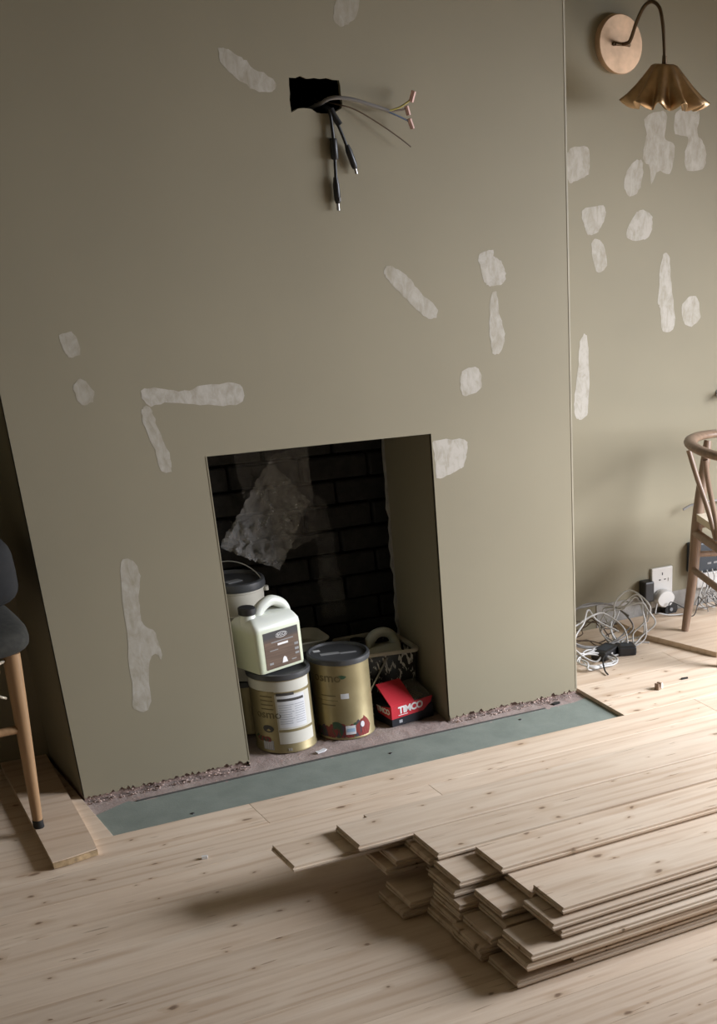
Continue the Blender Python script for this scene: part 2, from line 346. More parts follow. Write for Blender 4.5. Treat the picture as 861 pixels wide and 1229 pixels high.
box(bm, X0, X1, WIN_Y0+fw, WIN_Y1-fw, WIN_Z0, WIN_Z0+fw); box(bm, X0, X1, WIN_Y0+fw, WIN_Y1-fw, WIN_Z1-fw, WIN_Z1)
box(bm, X0+0.002, X1-0.002, (WIN_Y0+WIN_Y1)/2-0.02, (WIN_Y0+WIN_Y1)/2+0.02, WIN_Z0+fw, WIN_Z1-fw)
win = struct('window_1', bm, 'frame')
mid = (WIN_Y0+WIN_Y1)/2
for a, b in ((WIN_Y0+fw, mid-0.02), (mid+0.02, WIN_Y1-fw)): obj('pane', B(XR+0.078, XR+0.082, a, b, WIN_Z0+fw, WIN_Z1-fw), 'glass', win)

# chimney breast: plaster skin with a ragged foot over brick
def ragged(x0, x1, lo, hi, step=0.006):
    n = max(2, int((x1-x0)/step)); z = []
    for i in range(n+1): z.append((x0+(x1-x0)*i/n, lo+(hi-lo)*random.random()**1.6))
    return z
TH = 0.014
bm = bmesh.new()
def skin(pts):          # outline (x,z) on the breast front, 14 mm thick
    A = [bm.verts.new((x, 0, z)) for x, z in pts]; Bk = [bm.verts.new((x, TH, z)) for x, z in pts]
    bm.faces.new(A); bm.faces.new(Bk[::-1]); n = len(pts)
    for i in range(n): bm.faces.new((A[i], Bk[i], Bk[(i+1) % n], A[(i+1) % n]))
HX0, HX1, HZ0, HZ1 = 0.76, 1.0, 1.62, 1.81           # square of plaster around the cable hole
skin(ragged(0, OX0, 0.000, 0.013)+[(OX0, OH), (OX0, ZC), (0, ZC)])
skin(ragged(OX1, BW, -0.002, 0.011)+[(BW, ZC), (OX1, ZC), (OX1, OH)])
skin([(OX0, OH), (OX1, OH), (OX1, HZ0), (OX0, HZ0)])
skin([(OX0, HZ0), (HX0, HZ0), (HX0, HZ1), (OX0, HZ1)]); skin([(HX1, HZ0), (OX1, HZ0), (OX1, HZ1), (HX1, HZ1)])
skin([(OX0, HZ1), (OX1, HZ1), (OX1, ZC), (OX0, ZC)])
hx0, hx1, hz0, hz1 = 0.808, 0.941, 1.681, 1.752
hole = []
for i in range(8): hole.append((hx0+(hx1-hx0)*i/8, hz0-0.002+0.006*math.sin(i*0.9)*(1 if i < 4 else 0.6)-0.004*random.random()))
hole.append((hx1, hz0+0.004)); hole += [(hx1+0.003*random.random(), hz0+(hz1-hz0)*k/4) for k in (1, 2, 3)]
for i in range(8): hole.append((hx1-(hx1-hx0)*i/8, hz1-0.004*random.random()))
hole += [(hx0, hz1-0.006)]+[(hx0-0.002*random.random(), hz1-(hz1-hz0)*k/4) for k in (1, 2, 3)]
hole = [(x+random.uniform(-0.0025, 0.0025), z+random.uniform(-0.0025, 0.0025)) for x, z in hole]
n = len(hole); cx, cz = (hx0+hx1)/2, (hz0+hz1)/2
hv = [bm.verts.new((x, 0, z)) for x, z in hole]; hb = [bm.verts.new((x, 0.012, z)) for x, z in hole]
ov = [bm.verts.new((x, 0, z)) for x, z in ((HX0, HZ0), (HX1, HZ0), (HX1, HZ1), (HX0, HZ1))]
for i in range(n): bm.faces.new((hv[i], hv[(i+1) % n], hb[(i+1) % n], hb[i]))
he = [bm.edges.get((hv[i], hv[(i+1) % n])) for i in range(n)]
bmesh.ops.triangle_fill(bm, use_beauty=True, use_dissolve=False, edges=he+[bm.edges.new((ov[i], ov[(i+1) % 4])) for i in range(4)], normal=(0, -1, 0))
# returns: left face, right face, cheeks and soffit of the opening
quad(bm, (0, 0.0, 0.006), (0, YL, 0.003), (0, YL, ZC), (0, 0, ZC)); quad(bm, (BW, 0, 0), (BW, YR, 0), (BW, YR, ZC), (BW, 0, ZC))
quad(bm, (OX0, 0, -0.012), (OX0, 0.33, -0.012), (OX0, 0.33, OH), (OX0, 0, OH)); quad(bm, (OX1, 0, -0.012), (OX1, 0.33, -0.012), (OX1, 0.33, OH), (OX1, 0, OH))
quad(bm, (OX0, 0, OH), (OX1, 0, OH), (OX1, 0.33, OH), (OX0, 0.33, OH))
breast = struct('wall_chimney_breast', bm, 'paint')
bm = bmesh.new()
box(bm, 0.002, OX0-0.004, TH-0.003, YL+0.05, -0.05, 0.05); box(bm, OX1+0.004, BW-0.002, TH-0.003, YR, -0.05, 0.05)
obj('brick_core', bm, 'brick', breast)
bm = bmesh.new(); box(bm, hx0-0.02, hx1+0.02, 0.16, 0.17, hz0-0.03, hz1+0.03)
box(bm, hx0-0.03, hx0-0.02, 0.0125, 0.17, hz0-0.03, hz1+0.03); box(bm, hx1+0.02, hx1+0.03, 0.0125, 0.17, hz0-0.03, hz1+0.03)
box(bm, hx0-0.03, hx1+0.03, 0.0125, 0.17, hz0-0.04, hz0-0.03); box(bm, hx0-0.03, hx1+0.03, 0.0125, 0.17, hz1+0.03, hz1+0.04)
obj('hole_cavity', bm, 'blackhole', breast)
obj('corner_bead', prism([(BW-0.005, 0.001), (BW-0.004, -0.0012), (BW+0.001, -0.0012), (BW+0.0012, 0.004)], ZC-0.012, 'z'), plain('bead_paint', (0.33, 0.295, 0.215), 0.5), breast, loc=(0, 0, 0.01))
for x in (OX0-0.001, OX1-0.002): obj('corner_bead', B(x, x+0.003, -0.001, 0.003, 0.01, OH), 'paint', breast)
# firebox: sooty brick back
bm = bmesh.new(); box(bm, OX0-0.15, OX1+0.08, 0.462, 0.50, -0.03, 1.15); box(bm, OX0-0.16, OX0-0.12, 0.33, 0.47, -0.03, 1.15); box(bm, OX1+0.05, OX1+0.08, 0.33, 0.47, -0.03, 1.15)
box(bm, OX0-0.15, OX1+0.08, 0.33, 0.50, 1.15, 1.18)
box(bm, OX0-0.16, OX0, 0.325, 0.335, -0.03, 1.15); box(bm, OX1, OX1+0.08, 0.325, 0.335, -0.03, 1.15)
fb = obj('firebox_back', bm, 'mortar', breast)
bmesh_br = {}
for row in range(14):
    z = -0.01+row*0.076; x = OX0-0.13-(0.11 if row % 2 else 0)
    while x < OX1+0.05:
        a, b_ = max(x, OX0-0.13), min(x+0.213, OX1+0.048)
        if b_-a > 0.03:
            key = round(b_-a, 3)
            if key not in bmesh_br:
                q = B(0, b_-a, 0, 0.03, 0, 0.066); bmesh.ops.bevel(q, geom=q.edges[:], offset=0.004, segments=1, affect='EDGES'); me = bpy.data.meshes.new('brick'); q.to_mesh(me); q.free(); me.materials.append(M['soot']); bmesh_br[key] = me
            obj('brick', bmesh_br[key], 'soot', fb, loc=(a, 0.440-0.008*random.random(), z))
        x += 0.224

obj('plaster_edge', prism([(OX1-0.006+0.006*random.random(), 0.02+k*0.03) if k % 2 == 0 else (OX1-0.002-0.008*random.random(), 0.02+k*0.03) for k in range(29)]+[(OX1+0.004, 0.86), (OX1+0.004, 0.02)], 0.012, 'y'), 'bare', breast, loc=(0, 0.325, 0))

# filler patches smeared on the paint
FP = [[(0.944, 1.896), (0.963, 1.931), (1.016, 1.934), (1.0, 1.888), (0.971, 1.866), (0.947, 1.868)], [(0.64, 1.799), (0.657, 1.803), (0.695, 1.788), (0.723, 1.765), (0.773, 1.741), (0.763, 1.719), (0.727, 1.716), (0.692, 1.733), (0.651, 1.762)], [(1.026, 1.314), (1.051, 1.318), (1.093, 1.29), (1.127, 1.253), (1.177, 1.204), (1.155, 1.182), (1.111, 1.207), (1.065, 1.255), (1.028, 1.29)], [(1.313, 1.338), (1.354, 1.352), (1.361, 1.335), (1.379, 1.326), (1.396, 1.297), (1.387, 1.265), (1.349, 1.26), (1.328, 1.271)], [(1.347, 1.234), (1.366, 1.238), (1.369, 1.189), (1.386, 1.133), (1.375, 1.088), (1.345, 1.081), (1.337, 1.146)], [(1.242, 1.04), (1.293, 1.044), (1.301, 0.991), (1.251, 0.971), (1.234, 0.995)], [(1.138, 0.854), (1.238, 0.849), (1.241, 0.808), (1.228, 0.774), (1.196, 0.76), (1.141, 0.752), (1.138, 0.819)], [(0.333, 1.05), (0.366, 1.057), (0.427, 1.043), (0.494, 1.052), (0.588, 1.05), (0.584, 1.002), (0.497, 1.005), (0.402, 1.018), (0.344, 1.015)], [(0.328, 1.01), (0.347, 1.01), (0.36, 0.956), (0.38, 0.881), (0.372, 0.846), (0.348, 0.857), (0.343, 0.906), (0.326, 0.973)], [(0.161, 1.19), (0.193, 1.194), (0.203, 1.15), (0.168, 1.145)], [(0.171, 1.077), (0.197, 1.087), (0.216, 1.058), (0.209, 1.035), (0.179, 1.033)], [(0.208, 0.63), (0.24, 0.63), (0.252, 0.592), (0.24, 0.538), (0.235, 0.47), (0.265, 0.43), (0.273, 0.357), (0.253, 0.373), (0.232, 0.341), (0.217, 0.228), (0.173, 0.232), (0.18, 0.303), (0.194, 0.488)]]
BP = [[(1.929, 1.572), (2.004, 1.589), (2.012, 1.521), (1.971, 1.497), (1.93, 1.492)], [(1.985, 1.408), (2.063, 1.42), (2.069, 1.383), (2.042, 1.344), (2.003, 1.335), (1.988, 1.369)], [(2.016, 1.31), (2.055, 1.314), (2.077, 1.243), (2.034, 1.224)], [(2.188, 1.392), (2.221, 1.406), (2.259, 1.386), (2.256, 1.34), (2.222, 1.316), (2.155, 1.325)], [(2.158, 1.522), (2.191, 1.551), (2.22, 1.544), (2.211, 1.473), (2.171, 1.446), (2.148, 1.471)], [(2.229, 1.678), (2.312, 1.691), (2.306, 1.62), (2.347, 1.596), (2.332, 1.515), (2.281, 1.522), (2.254, 1.48), (2.247, 1.534), (2.22, 1.558), (2.233, 1.63)], [(2.352, 1.692), (2.44, 1.706), (2.442, 1.634), (2.471, 1.597), (2.474, 1.535), (2.401, 1.525), (2.389, 1.572), (2.401, 1.621), (2.35, 1.632)], [(2.302, 1.257), (2.33, 1.265), (2.342, 1.178), (2.359, 1.043), (2.309, 1.026), (2.297, 1.1), (2.286, 1.127)], [(2.393, 1.109), (2.447, 1.134), (2.471, 1.065), (2.439, 1.036), (2.402, 1.046)], [(1.968, 1.009), (1.988, 1.032), (2.001, 0.968), (1.998, 0.819), (1.984, 0.765), (1.946, 0.762), (1.941, 0.823), (1.956, 0.917)]]
def patch(poly, y, parent, strength):
    P = spline([(x, 0, z) for x, z in poly], 5, True)
    P = [Vector((p.x+random.uniform(-0.0025, 0.0025), y, p.z+random.uniform(-0.0025, 0.0025))) for p in P]
    bm = bmesh.new(); f = bm.faces.new([bm.verts.new(p) for p in P])
    edge0 = set(bm.verts)
    bmesh.ops.inset_region(bm, faces=[f], thickness=0.006, use_even_offset=False)
    inner = [v for v in bm.verts if v not in edge0]
    for v in inner: v.co.y -= 0.0010
    mid0 = set(inner); bmesh.ops.inset_region(bm, faces=[f], thickness=0.009, use_even_offset=False)
    for v in bm.verts:
        if v not in mid0 and v not in edge0: v.co.y -= 0.0006
    lay = bm.verts.layers.float.new('fade')
    for v in bm.verts: v[lay] = 0.0 if v in edge0 else (random.uniform(0.35, 0.9)*strength if v in mid0 else strength)
    bmesh.ops.triangulate(bm, faces=[f for f in bm.faces if len(f.verts) > 4])
    obj('filler_patch', bm, 'filler', parent)
for i, p in enumerate(FP): patch(p, -0.0004, breast, (0.62, 0.85, 0.8, 1.0, 0.85, 0.95, 1.15, 1.0, 0.8, 0.7, 0.7, 0.72)[i])
for i, p in enumerate(BP): patch(p, YR-0.0004, wbr, (0.9, 0.95, 0.9, 1.05, 0.95, 0.85, 0.9, 1.0, 1.0, 1.15)[i])

# hearth: rough concrete and teal underlay board sunk below the floorboards
bm = bmesh.new(); nx, ny = 90, 30; g = []
for j in range(ny+1):
    for i in range(nx+1):
        x = -0.005+(1.624)*i/nx; y = -0.13+0.595*j/ny
        z = -0.013+random.uniform(-0.0022, 0.0022)+(0.004*random.random() if abs(y-0.01) < 0.02 else 0)-(0.005 if y < -0.075 else 0)
        g.append(bm.verts.new((x, y, z)))
for j in range(ny):
    for i in range(nx): a = j*(nx+1)+i; bm.faces.new((g[a], g[a+1], g[a+nx+2], g[a+nx+1]))
struct('floor_hearth', bm, 'concrete', smooth=30)
pts = [(-0.004, -0.269), (1.618, -0.269), (1.618, -0.045), (1.56, -0.062), (0.9, -0.060), (0.12, -0.068), (0.10, -0.052), (0.075, -0.062), (-0.004, -0.098)]
teal = tag(obj('underlay_board', prism(pts, 0.009, 'z'), 'teal', loc=(0, 0, -0.0205)), 'long teal green underlay strip in the gap before the fireplace', 'underlay')
obj('cut_edge', prism([(0.12, -0.0675), (1.45, -0.0605), (1.45, -0.055), (0.9, -0.053), (0.12, -0.060)], 0.002, 'z'), 'greyedge', teal, loc=(0, 0, 0.0085))
for x, y in ((0.22, -0.225), (1.33, -0.10), (0.86, -0.13)): obj('screw_head', lathe([(0.006, 0), (0.005, 0.0012)], 8), 'black', teal, loc=(x, y, 0.009))
tag(obj('dark_spot', prism([(0, 0), (0.024, 0.003), (0.028, 0.012), (0.012, 0.018), (-0.006, 0.009)], 0.004, 'z'), 'black', loc=(1.49, -0.048, -0.012)), 'small dark hole-like spot on the concrete hearth by the corner', 'debris')  # flat black piece standing in for a small hole-like spot
# rubble along the foot of the breast
bm = bmesh.new()
for k in range(520):
    if random.random() < 0.5: x = random.uniform(0.0, OX0)
    else: x = random.uniform(OX1, BW-0.01)
    y = -abs(random.gauss(0, 0.010)); s = 0.0010+0.0028*random.random()**2
    q = bmesh.ops.create_icosphere(bm, subdivisions=1, radius=s, matrix=Matrix.Translation((x, y, -0.011+s*0.6+0.012*random.random()*(y > -0.008))) @ Matrix.Rotation(random.random()*6, 4, 'Z') @ Matrix.Diagonal((1.4, 0.8, 0.7, 1)))
    for v in q['verts']: v.co += Vector([random.uniform(-0.3, 0.3)*s for _ in 'xyz'])
tag(obj('plaster_rubble', bm, plain('rubble', (0.40, 0.30, 0.26), 0.95, var=0.45, vscale=60, spec=0.1)), 'crumbled pink plaster and mortar along the foot of the chimney breast', 'rubble', kind='stuff')

# ------------------------------------------------------------------ floorboards, each one a piece of the floor
PW = 0.149; G = 0.00035
def plank(x0, x1, y0, y1):
    L, w = (x1-x0)/2-G, (y1-y0)/2-G; bm = B(-L, L, -w, w, -RIM, 0)
    bmesh.ops.bevel(bm, geom=[e for e in bm.edges if e.verts[0].co.z > -0.001 and e.verts[1].co.z > -0.001], offset=0.0006, segments=1, affect='EDGES')
    obj('plank', bm, 'pine', base, loc=((x0+x1)/2, (y0+y1)/2, 0))
def rowfill(xa, xb, y0, y1, joints):
    xs = [xa]+sorted(j for j in joints if xa+0.05 < j < xb-0.05)+[xb]
    for a, b_ in zip(xs, xs[1:]): plank(a, b_, y0, y1)
rnd = random.Random(3)
for k in range(6):                                  # rows beside the breast
    y0 = -0.27+PW*k; y1 = y0+PW
    rowfill(XL, -0.006, y0, min(y1, YL), [rnd.uniform(-0.9, -0.3)]) if y0 < YL else None
    rowfill(1.620, XR, y0, min(y1, YR), [rnd.uniform(2.0, 3.2)]) if y0 < YR else None
fixed = {0: [0.364, 1.9], 1: [-0.75, 0.84, 2.6], 2: [1.75], 3: [-0.85, 1.3, 2.9], 4: [1.05, 2.6], 5: [-0.9, 1.6], 6: [0.95, 2.8], 7: [-0.7, 1.25, 2.9], 8: [1.15, 2.5], 9: [-0.8, 1.4, 3.0], 10: [1.2, 3.1]}
for k in range(30):
    y1 = -0.27-PW*k; y0 = max(y1-PW, YB)
    if y1-y0 < 0.02: continue
    a = rnd.uniform(-1.1, 0.3); rowfill(XL, XR, y0, y1, fixed.get(k, [a, a+rnd.uniform(1.3, 1.9), a+rnd.uniform(3.0, 3.5)]))

# ------------------------------------------------------------------ stack of tongue and groove boards
T = 0.0192; BWID = 0.136
def board_mesh(L):
    w, h = BWID, T-0.0002
    sec = [(0, 0), (-0.0, h*0.34), (-0.006, h*0.36), (-0.006, h*0.62), (0, h*0.64), (0, h-0.001), (0.001, h), (w-0.001, h), (w, h-0.001), (w, h*0.66), (w-0.006, h*0.64), (w-0.006, h*0.34), (w, h*0.32), (w, 0)]
    bm = bmesh.new(); n = len(sec)
    xs = [(0, 0.0), (0.0, 1)]
    e0 = [bm.verts.new((0.0 if not (h*0.3 < z < h*0.66) else -0.005, y, z)) for y, z in sec]
    e1 = [bm.verts.new((L, y, z)) for y, z in sec]
    for i in range(n): bm.faces.new((e0[i], e0[(i+1) % n], e1[(i+1) % n], e1[i]))
    # the two end caps, cut in convex strips
    for e, flip in ((e0, False), (e1, True)):
        for idx in ((0, 1, 12, 13), (1, 2, 3, 4, 9, 10, 11, 12), (4, 5, 6, 7, 8, 9)):
            f = [e[i] for i in idx]; bm.faces.new(f if flip else f[::-1])
    return bm
STACK = [  # layer, column, left end x, front y, length, label
 (1, 'A', 0.499, -1.527, 1.55, 'lowest board at the front of the stack, its end sticking out on the floor'),
 (1, 'B', 0.487, -1.381, 1.5, 'shaded bottom board of the stack, second row back from the front'),
 (1, 'C', 0.490, -1.240, 1.5, None),
 (1, 'D', 0.428, -1.100, 1.6, 'lower of the two shaded boards on the floor beneath the overhanging left boards'),
 (1, 'E', 0.620, -0.950, 1.4, None),
 (2, 'A', 0.650, -1.522, 1.4, 'board set back above the lowest front board of the stack'),
 (2, 'B', 0.485, -1.378, 1.55, 'shaded second layer board, behind the lowest front board of the stack'),
 (2, 'C', 0.500, -1.237, 1.5, None),
 (2, 'D', 0.451, -1.096, 1.5, 'upper of the two shaded boards on the floor beneath the overhanging left boards'),
 (2, 'E', 0.600, -0.945, 1.4, None),
 (3, 'A', 0.523, -1.531, 1.6, 'third board up on the front face of the stack'),
 (3, 'B', 0.512, -1.385, 1.5, 'shaded third layer board end, left of the third front board'),
 (3, 'C', 0.508, -1.243, 1.5, None),
 (3, 'D', 0.560, -1.100, 1.5, None),
 (3, 'E', 0.580, -0.950, 1.4, None),
 (4, 'A', 0.538, -1.528, 1.5, 'fourth board up on the front face of the stack, its top showing in shade'),
 (4, 'B', 0.557, -1.380, 1.5, 'board under the short sunlit board end near the front of the stack'),
 (4, 'C', 0.512, -1.236, 1.5, 'shaded fourth layer board end in the middle of the stack'),
 (4, 'D', 0.450, -0.973, 1.5, 'shaded board jutting out below the overhanging left boards, with a bright edge'),
 (5, 'A', 0.630, -1.505, 1.5, 'thin edge of a board third from the top on the front face'),
 (5, 'B', 0.563, -1.350, 1.45, 'short sunlit board end with a dark knot near the front of the stack'),
 (5, 'C', 0.520, -1.198, 1.5, 'dark board end under the middle sunlit board of the stack'),
 (5, 'D', 0.475, -0.980, 1.5, 'short shaded board end tucked beneath the left overhanging boards'),
 (5, 'E', 0.520, -0.830, 1.4, None),
 (6, 'A', 0.615, -1.494, 1.5, 'board just under the frontmost top board of the stack'),
 (6, 'B', 0.650, -1.345, 1.5, 'pale board lying behind and just below the frontmost top board'),
 (6, 'C', 0.537, -1.196, 1.5, 'sunlit board end in the middle of the stack, under a knotty top board'),
 (6, 'D', 0.530, -1.052, 1.5, 'board directly beneath the wide top board in the middle of the stack'),
 (6, 'E', 0.243, -0.908, 1.6, 'leftmost board, overhanging furthest from the stack towards the fireplace'),
 (7, 'A', 0.656, -1.470, 1.5, 'topmost board nearest the viewer, pale with small knots'),
 (7, 'C', 0.639, -1.220, 1.5, 'top board with a big knot at its end, second from the front'),
 (7, 'D', 0.546, -1.070, 1.6, 'top board in the middle of the stack, third from the front'),
 (7, 'E', 0.406, -0.925, 1.7, 'rear top board, casting its shadow on the leftmost overhanging board'),
]
for layer, colm, x, yf, L, lab in STACK:
    o = obj('floorboard', board_mesh(L), 'pine_stack', loc=(x, yf, (layer-1)*T+0.0003))
    tag(o, lab or 'pine floorboard hidden within the middle of the stack', 'floorboard', 'tongue and groove floorboards in the stack')

# loose boards under the chairs
def loose(pts, label):
    bm = prism(pts, 0.0195, 'z'); o = obj('loose_board', bm, 'pine_loose', loc=(0, 0, 0.0005)); return tag(o, label, 'floorboard')
lb = loose([(-0.188, -0.382), (-0.150, -0.379), (-0.118, -0.372), (-0.073, -0.362), (-0.065, -0.30), (-0.010, 0.326), (-0.135, 0.328)], 'loose board beside the left of the chimney breast, under a chair leg')
obj('raw_end', prism([(-0.188, -0.386), (-0.150, -0.383), (-0.118, -0.376), (-0.073, -0.366), (-0.073, -0.362), (-0.118, -0.372), (-0.150, -0.379), (-0.188, -0.382)], 0.015, 'z'), plain('raw_end_grain', (0.34, 0.24, 0.13), 0.9, var=0.4, vscale=60), lb, loc=(0, 0, 0.002))
loose([(2.212, 0.018), (2.105, 0.308), (2.10, 0.50), (2.95, 0.515), (2.95, 0.06)], 'wide loose board in the right alcove under the chair leg')

# ------------------------------------------------------------------ paint tins and cans in the fireplace
HZ = -0.0105
FACE = math.atan2(-0.78, -0.62)
def tin(name, label, loc, r, h, body, lid='greylid'):
    t = thing(name, label, 'paint tin', loc)
    obj('body', lathe([(r-0.003, 0), (r, 0.002), (r, 0.006), (r-0.002, 0.009), (r-0.002, h-0.018), (r, h-0.016), (r, h-0.012)], 48), body, t, smooth=35)
    obj('lid', lathe([(r+0.003, h-0.016), (r+0.004, h-0.006), (r+0.003, h), (r-0.004, h+0.001), (r-0.008, h-0.005), (r-0.02, h-0.006)], 48), lid, t, smooth=35)
    return t
# gold tin in the middle
t = tin('paint_tin', 'gold paint tin with grey lid standing right of the jerrycan', (0.826, 0.113, HZ), 0.090, 0.256, 'gold')
r = 0.0882; a0 = FACE
text_round('lettering', 'osmo', 0.040, 'gold_text', t, r, a0-0.22, 0.200)
blob_wrap('leaf_print', 'green', t, r, a0+0.32, 0.203, 0.026, 0.012, wob=0.3)
wrap('line_print', 'gold_text', t, r, a0-0.70, a0+0.12, 0.128, 0.1292)
for z, b in ((0.142, 0.05), (0.112, 0.02)): wrap('line_print', 'gold_text', t, r, a0-0.5, a0+b, z, z+0.003)
wrap('sticker', 'label', t, r, a0+0.22, a0+0.50, 0.134, 0.150, 0.0007, 4)
for i in range(17):
    a = a0-0.9+i*0.125; blob_wrap('flower_print', ('redprint', 'redprint', 'green', 'purple', 'redprint')[i % 5], t, r, a, 0.020+0.010*random.random()+0.002*max(0, i-9), 0.030, 0.026+0.016*random.random()+0.002*i, 9, 0.0005+0.0001*(i % 4), 0.6)
blob_wrap('flower_print', 'green', t, r, a0+0.0, 0.048, 0.030, 0.026, 10, 0.0009, 0.4)
wrap('size_label', 'label', t, r+0.0004, a0+0.28, a0+0.63, 0.018, 0.046, 0.0009); wrap('label_print', 'skyblue', t, r+0.0012, a0+0.32, a0+0.6, 0.026, 0.038, 0.0005)
blob_wrap('dot_print', 'label', t, r, a0+0.90, 0.045, 0.014, 0.020, 10, 0.0016)
lidz = 0.256-0.0062
for k, (x, y, w, d) in enumerate(((-0.025, 0.004, 0.058, 0.018), (0.028, -0.012, 0.050, 0.012), (-0.05, 0.045, 0.02, 0.016))):
    o = obj('lid_label', B(-w/2, w/2, -d/2, d/2, 0, 0.0008), 'lidlabel' if k < 2 else 'label', t, loc=(x, y, lidz+0.0005)); o.rotation_euler[2] = -0.15
# white and gold tin below the jerrycan
TX, TY, TH1 = 0.632, 0.112, 0.246
t = tin('paint_tin', 'gold and white paint tin with printed labels beneath the jerrycan', (TX, TY, HZ), 0.090, TH1, 'gold')
wrap('cream_band', 'cream_label', t, r, a0-1.4, a0+1.5, 0.196, 0.226, 0.0005, 20)
wrap('cream_panel', 'cream_label', t, r, a0+0.10, a0+1.45, 0.030, 0.205, 0.0004, 14)
wrap('gold_stripe', 'gold', t, r+0.0004, a0-0.8, a0+1.5, 0.186, 0.194, 0.0006, 18)
wrap('white_label', 'label', t, r+0.0004, a0+0.16, a0+1.15, 0.082, 0.182, 0.0006, 10)
wrap('black_bar', 'text_dark', t, r+0.0004, a0+0.16, a0+0.75, 0.183, 0.191, 0.0011, 8)
wrap('black_bar', 'text_dark', t, r+0.0004, a0+0.18, a0+1.10, 0.165, 0.173, 0.0011, 8)
for k in range(9): wrap('line_print', 'text_grey', t, r+0.0005, a0+0.20, a0+(0.62 if k % 3 else 0.70), 0.152-k*0.0072, 0.1538-k*0.0072, 0.0010, 5); wrap('line_print', 'text_grey', t, r+0.0005, a0+0.74, a0+1.10, 0.152-k*0.0072, 0.1538-k*0.0072, 0.0010, 5)
wrap('gold_stripe', 'gold', t, r+0.0004, a0+0.12, a0+1.45, 0.068, 0.076, 0.0006, 12)
for k in range(4): wrap('line_print', 'gold_text', t, r, a0-0.42, a0+0.02, 0.178-k*0.013, 0.181-k*0.013, 0.0006, 5)
text_round('lettering', 'osmo', 0.036, 'gold_text', t, r, a0-0.20, 0.123)
blob_wrap('round_print', 'text_dark', t, r, a0-0.25, 0.078, 0.036, 0.024, 12, 0.0007)
for i in range(6): blob_wrap('flower_print', 'redprint' if i % 2 else 'green', t, r, a0-0.75+i*0.09, 0.042+0.006*random.random(), 0.022, 0.016, 8, 0.0006+0.0001*i, 0.5)
wrap('barcode_label', 'text_grey', t, r, a0-0.52, a0-0.12, 0.010, 0.040, 0.0006, 5)
for k in range(5): wrap('line_print', 'label', t, r+0.0003, a0-0.48+k*0.07, a0-0.455+k*0.07, 0.013, 0.037, 0.0008, 2)
for k in range(3): wrap('batch_print', 'label', t, r, a0+0.36+k*0.05, a0+0.375+k*0.05, 0.008, 0.016, 0.0006, 2)

# another tin behind, carrying the cream bucket
tb = tin('paint_tin', 'gold tin standing on the hearth at the back left, almost hidden behind other tins', (0.596, 0.306, HZ), 0.088, 0.170, 'gold')
for z in (0.15, 0.17, 0.19): wrap('line_print', 'gold_text', tb, 0.0862, FACE-0.9, FACE-0.5, z-0.06, z-0.054)
tb2 = tin('paint_tin', 'cream tin stacked below the bucket at the back left of the fireplace', (0.598, 0.303, HZ+0.172), 0.086, 0.186, 'cream')
for z in (0.08, 0.10, 0.12, 0.14): wrap('line_print', 'text_dark', tb2, 0.0842, FACE-0.9, FACE-0.35, z, z+0.006)
BZ = HZ+0.172+0.188
bk = thing('paint_bucket', 'cream plastic bucket with grey lid and wire handle at the back left', 'bucket', (0.600, 0.296, BZ))
obj('body', lathe([(0.078, 0), (0.080, 0.003), (0.082, 0.012), (0.0795, 0.014), (0.083, 0.078), (0.085, 0.080), (0.085, 0.092)], 40), 'cream', bk, smooth=35)
obj('lid', lathe([(0.088, 0.086), (0.090, 0.092), (0.088, 0.108), (0.080, 0.110), (0.076, 0.1005), (0.03, 0.100)], 40), 'greylid', bk, smooth=35)
obj('lid_label', B(-0.025, 0.025, -0.012, 0.012, 0, 0.001), 'lidlabel', bk, loc=(-0.005, -0.01, 0.1005), rz=0.3)
pp = [(0.088*math.cos(FACE+PI/2+0.25)*math.cos(t_), 0.088*math.sin(FACE+PI/2+0.25)*math.cos(t_)+0.030*math.sin(t_), 0.076+0.075*math.sin(t_)) for t_ in [PI*i/20 for i in range(21)]]
obj('wire_handle', tube(pp, 0.0016, sides=6), 'steel', bk, smooth=60)
for s in (0, 20): obj('handle_boss', lathe([(0.009, -0.006), (0.009, 0.006)], 10), 'cream', bk, loc=pp[s])

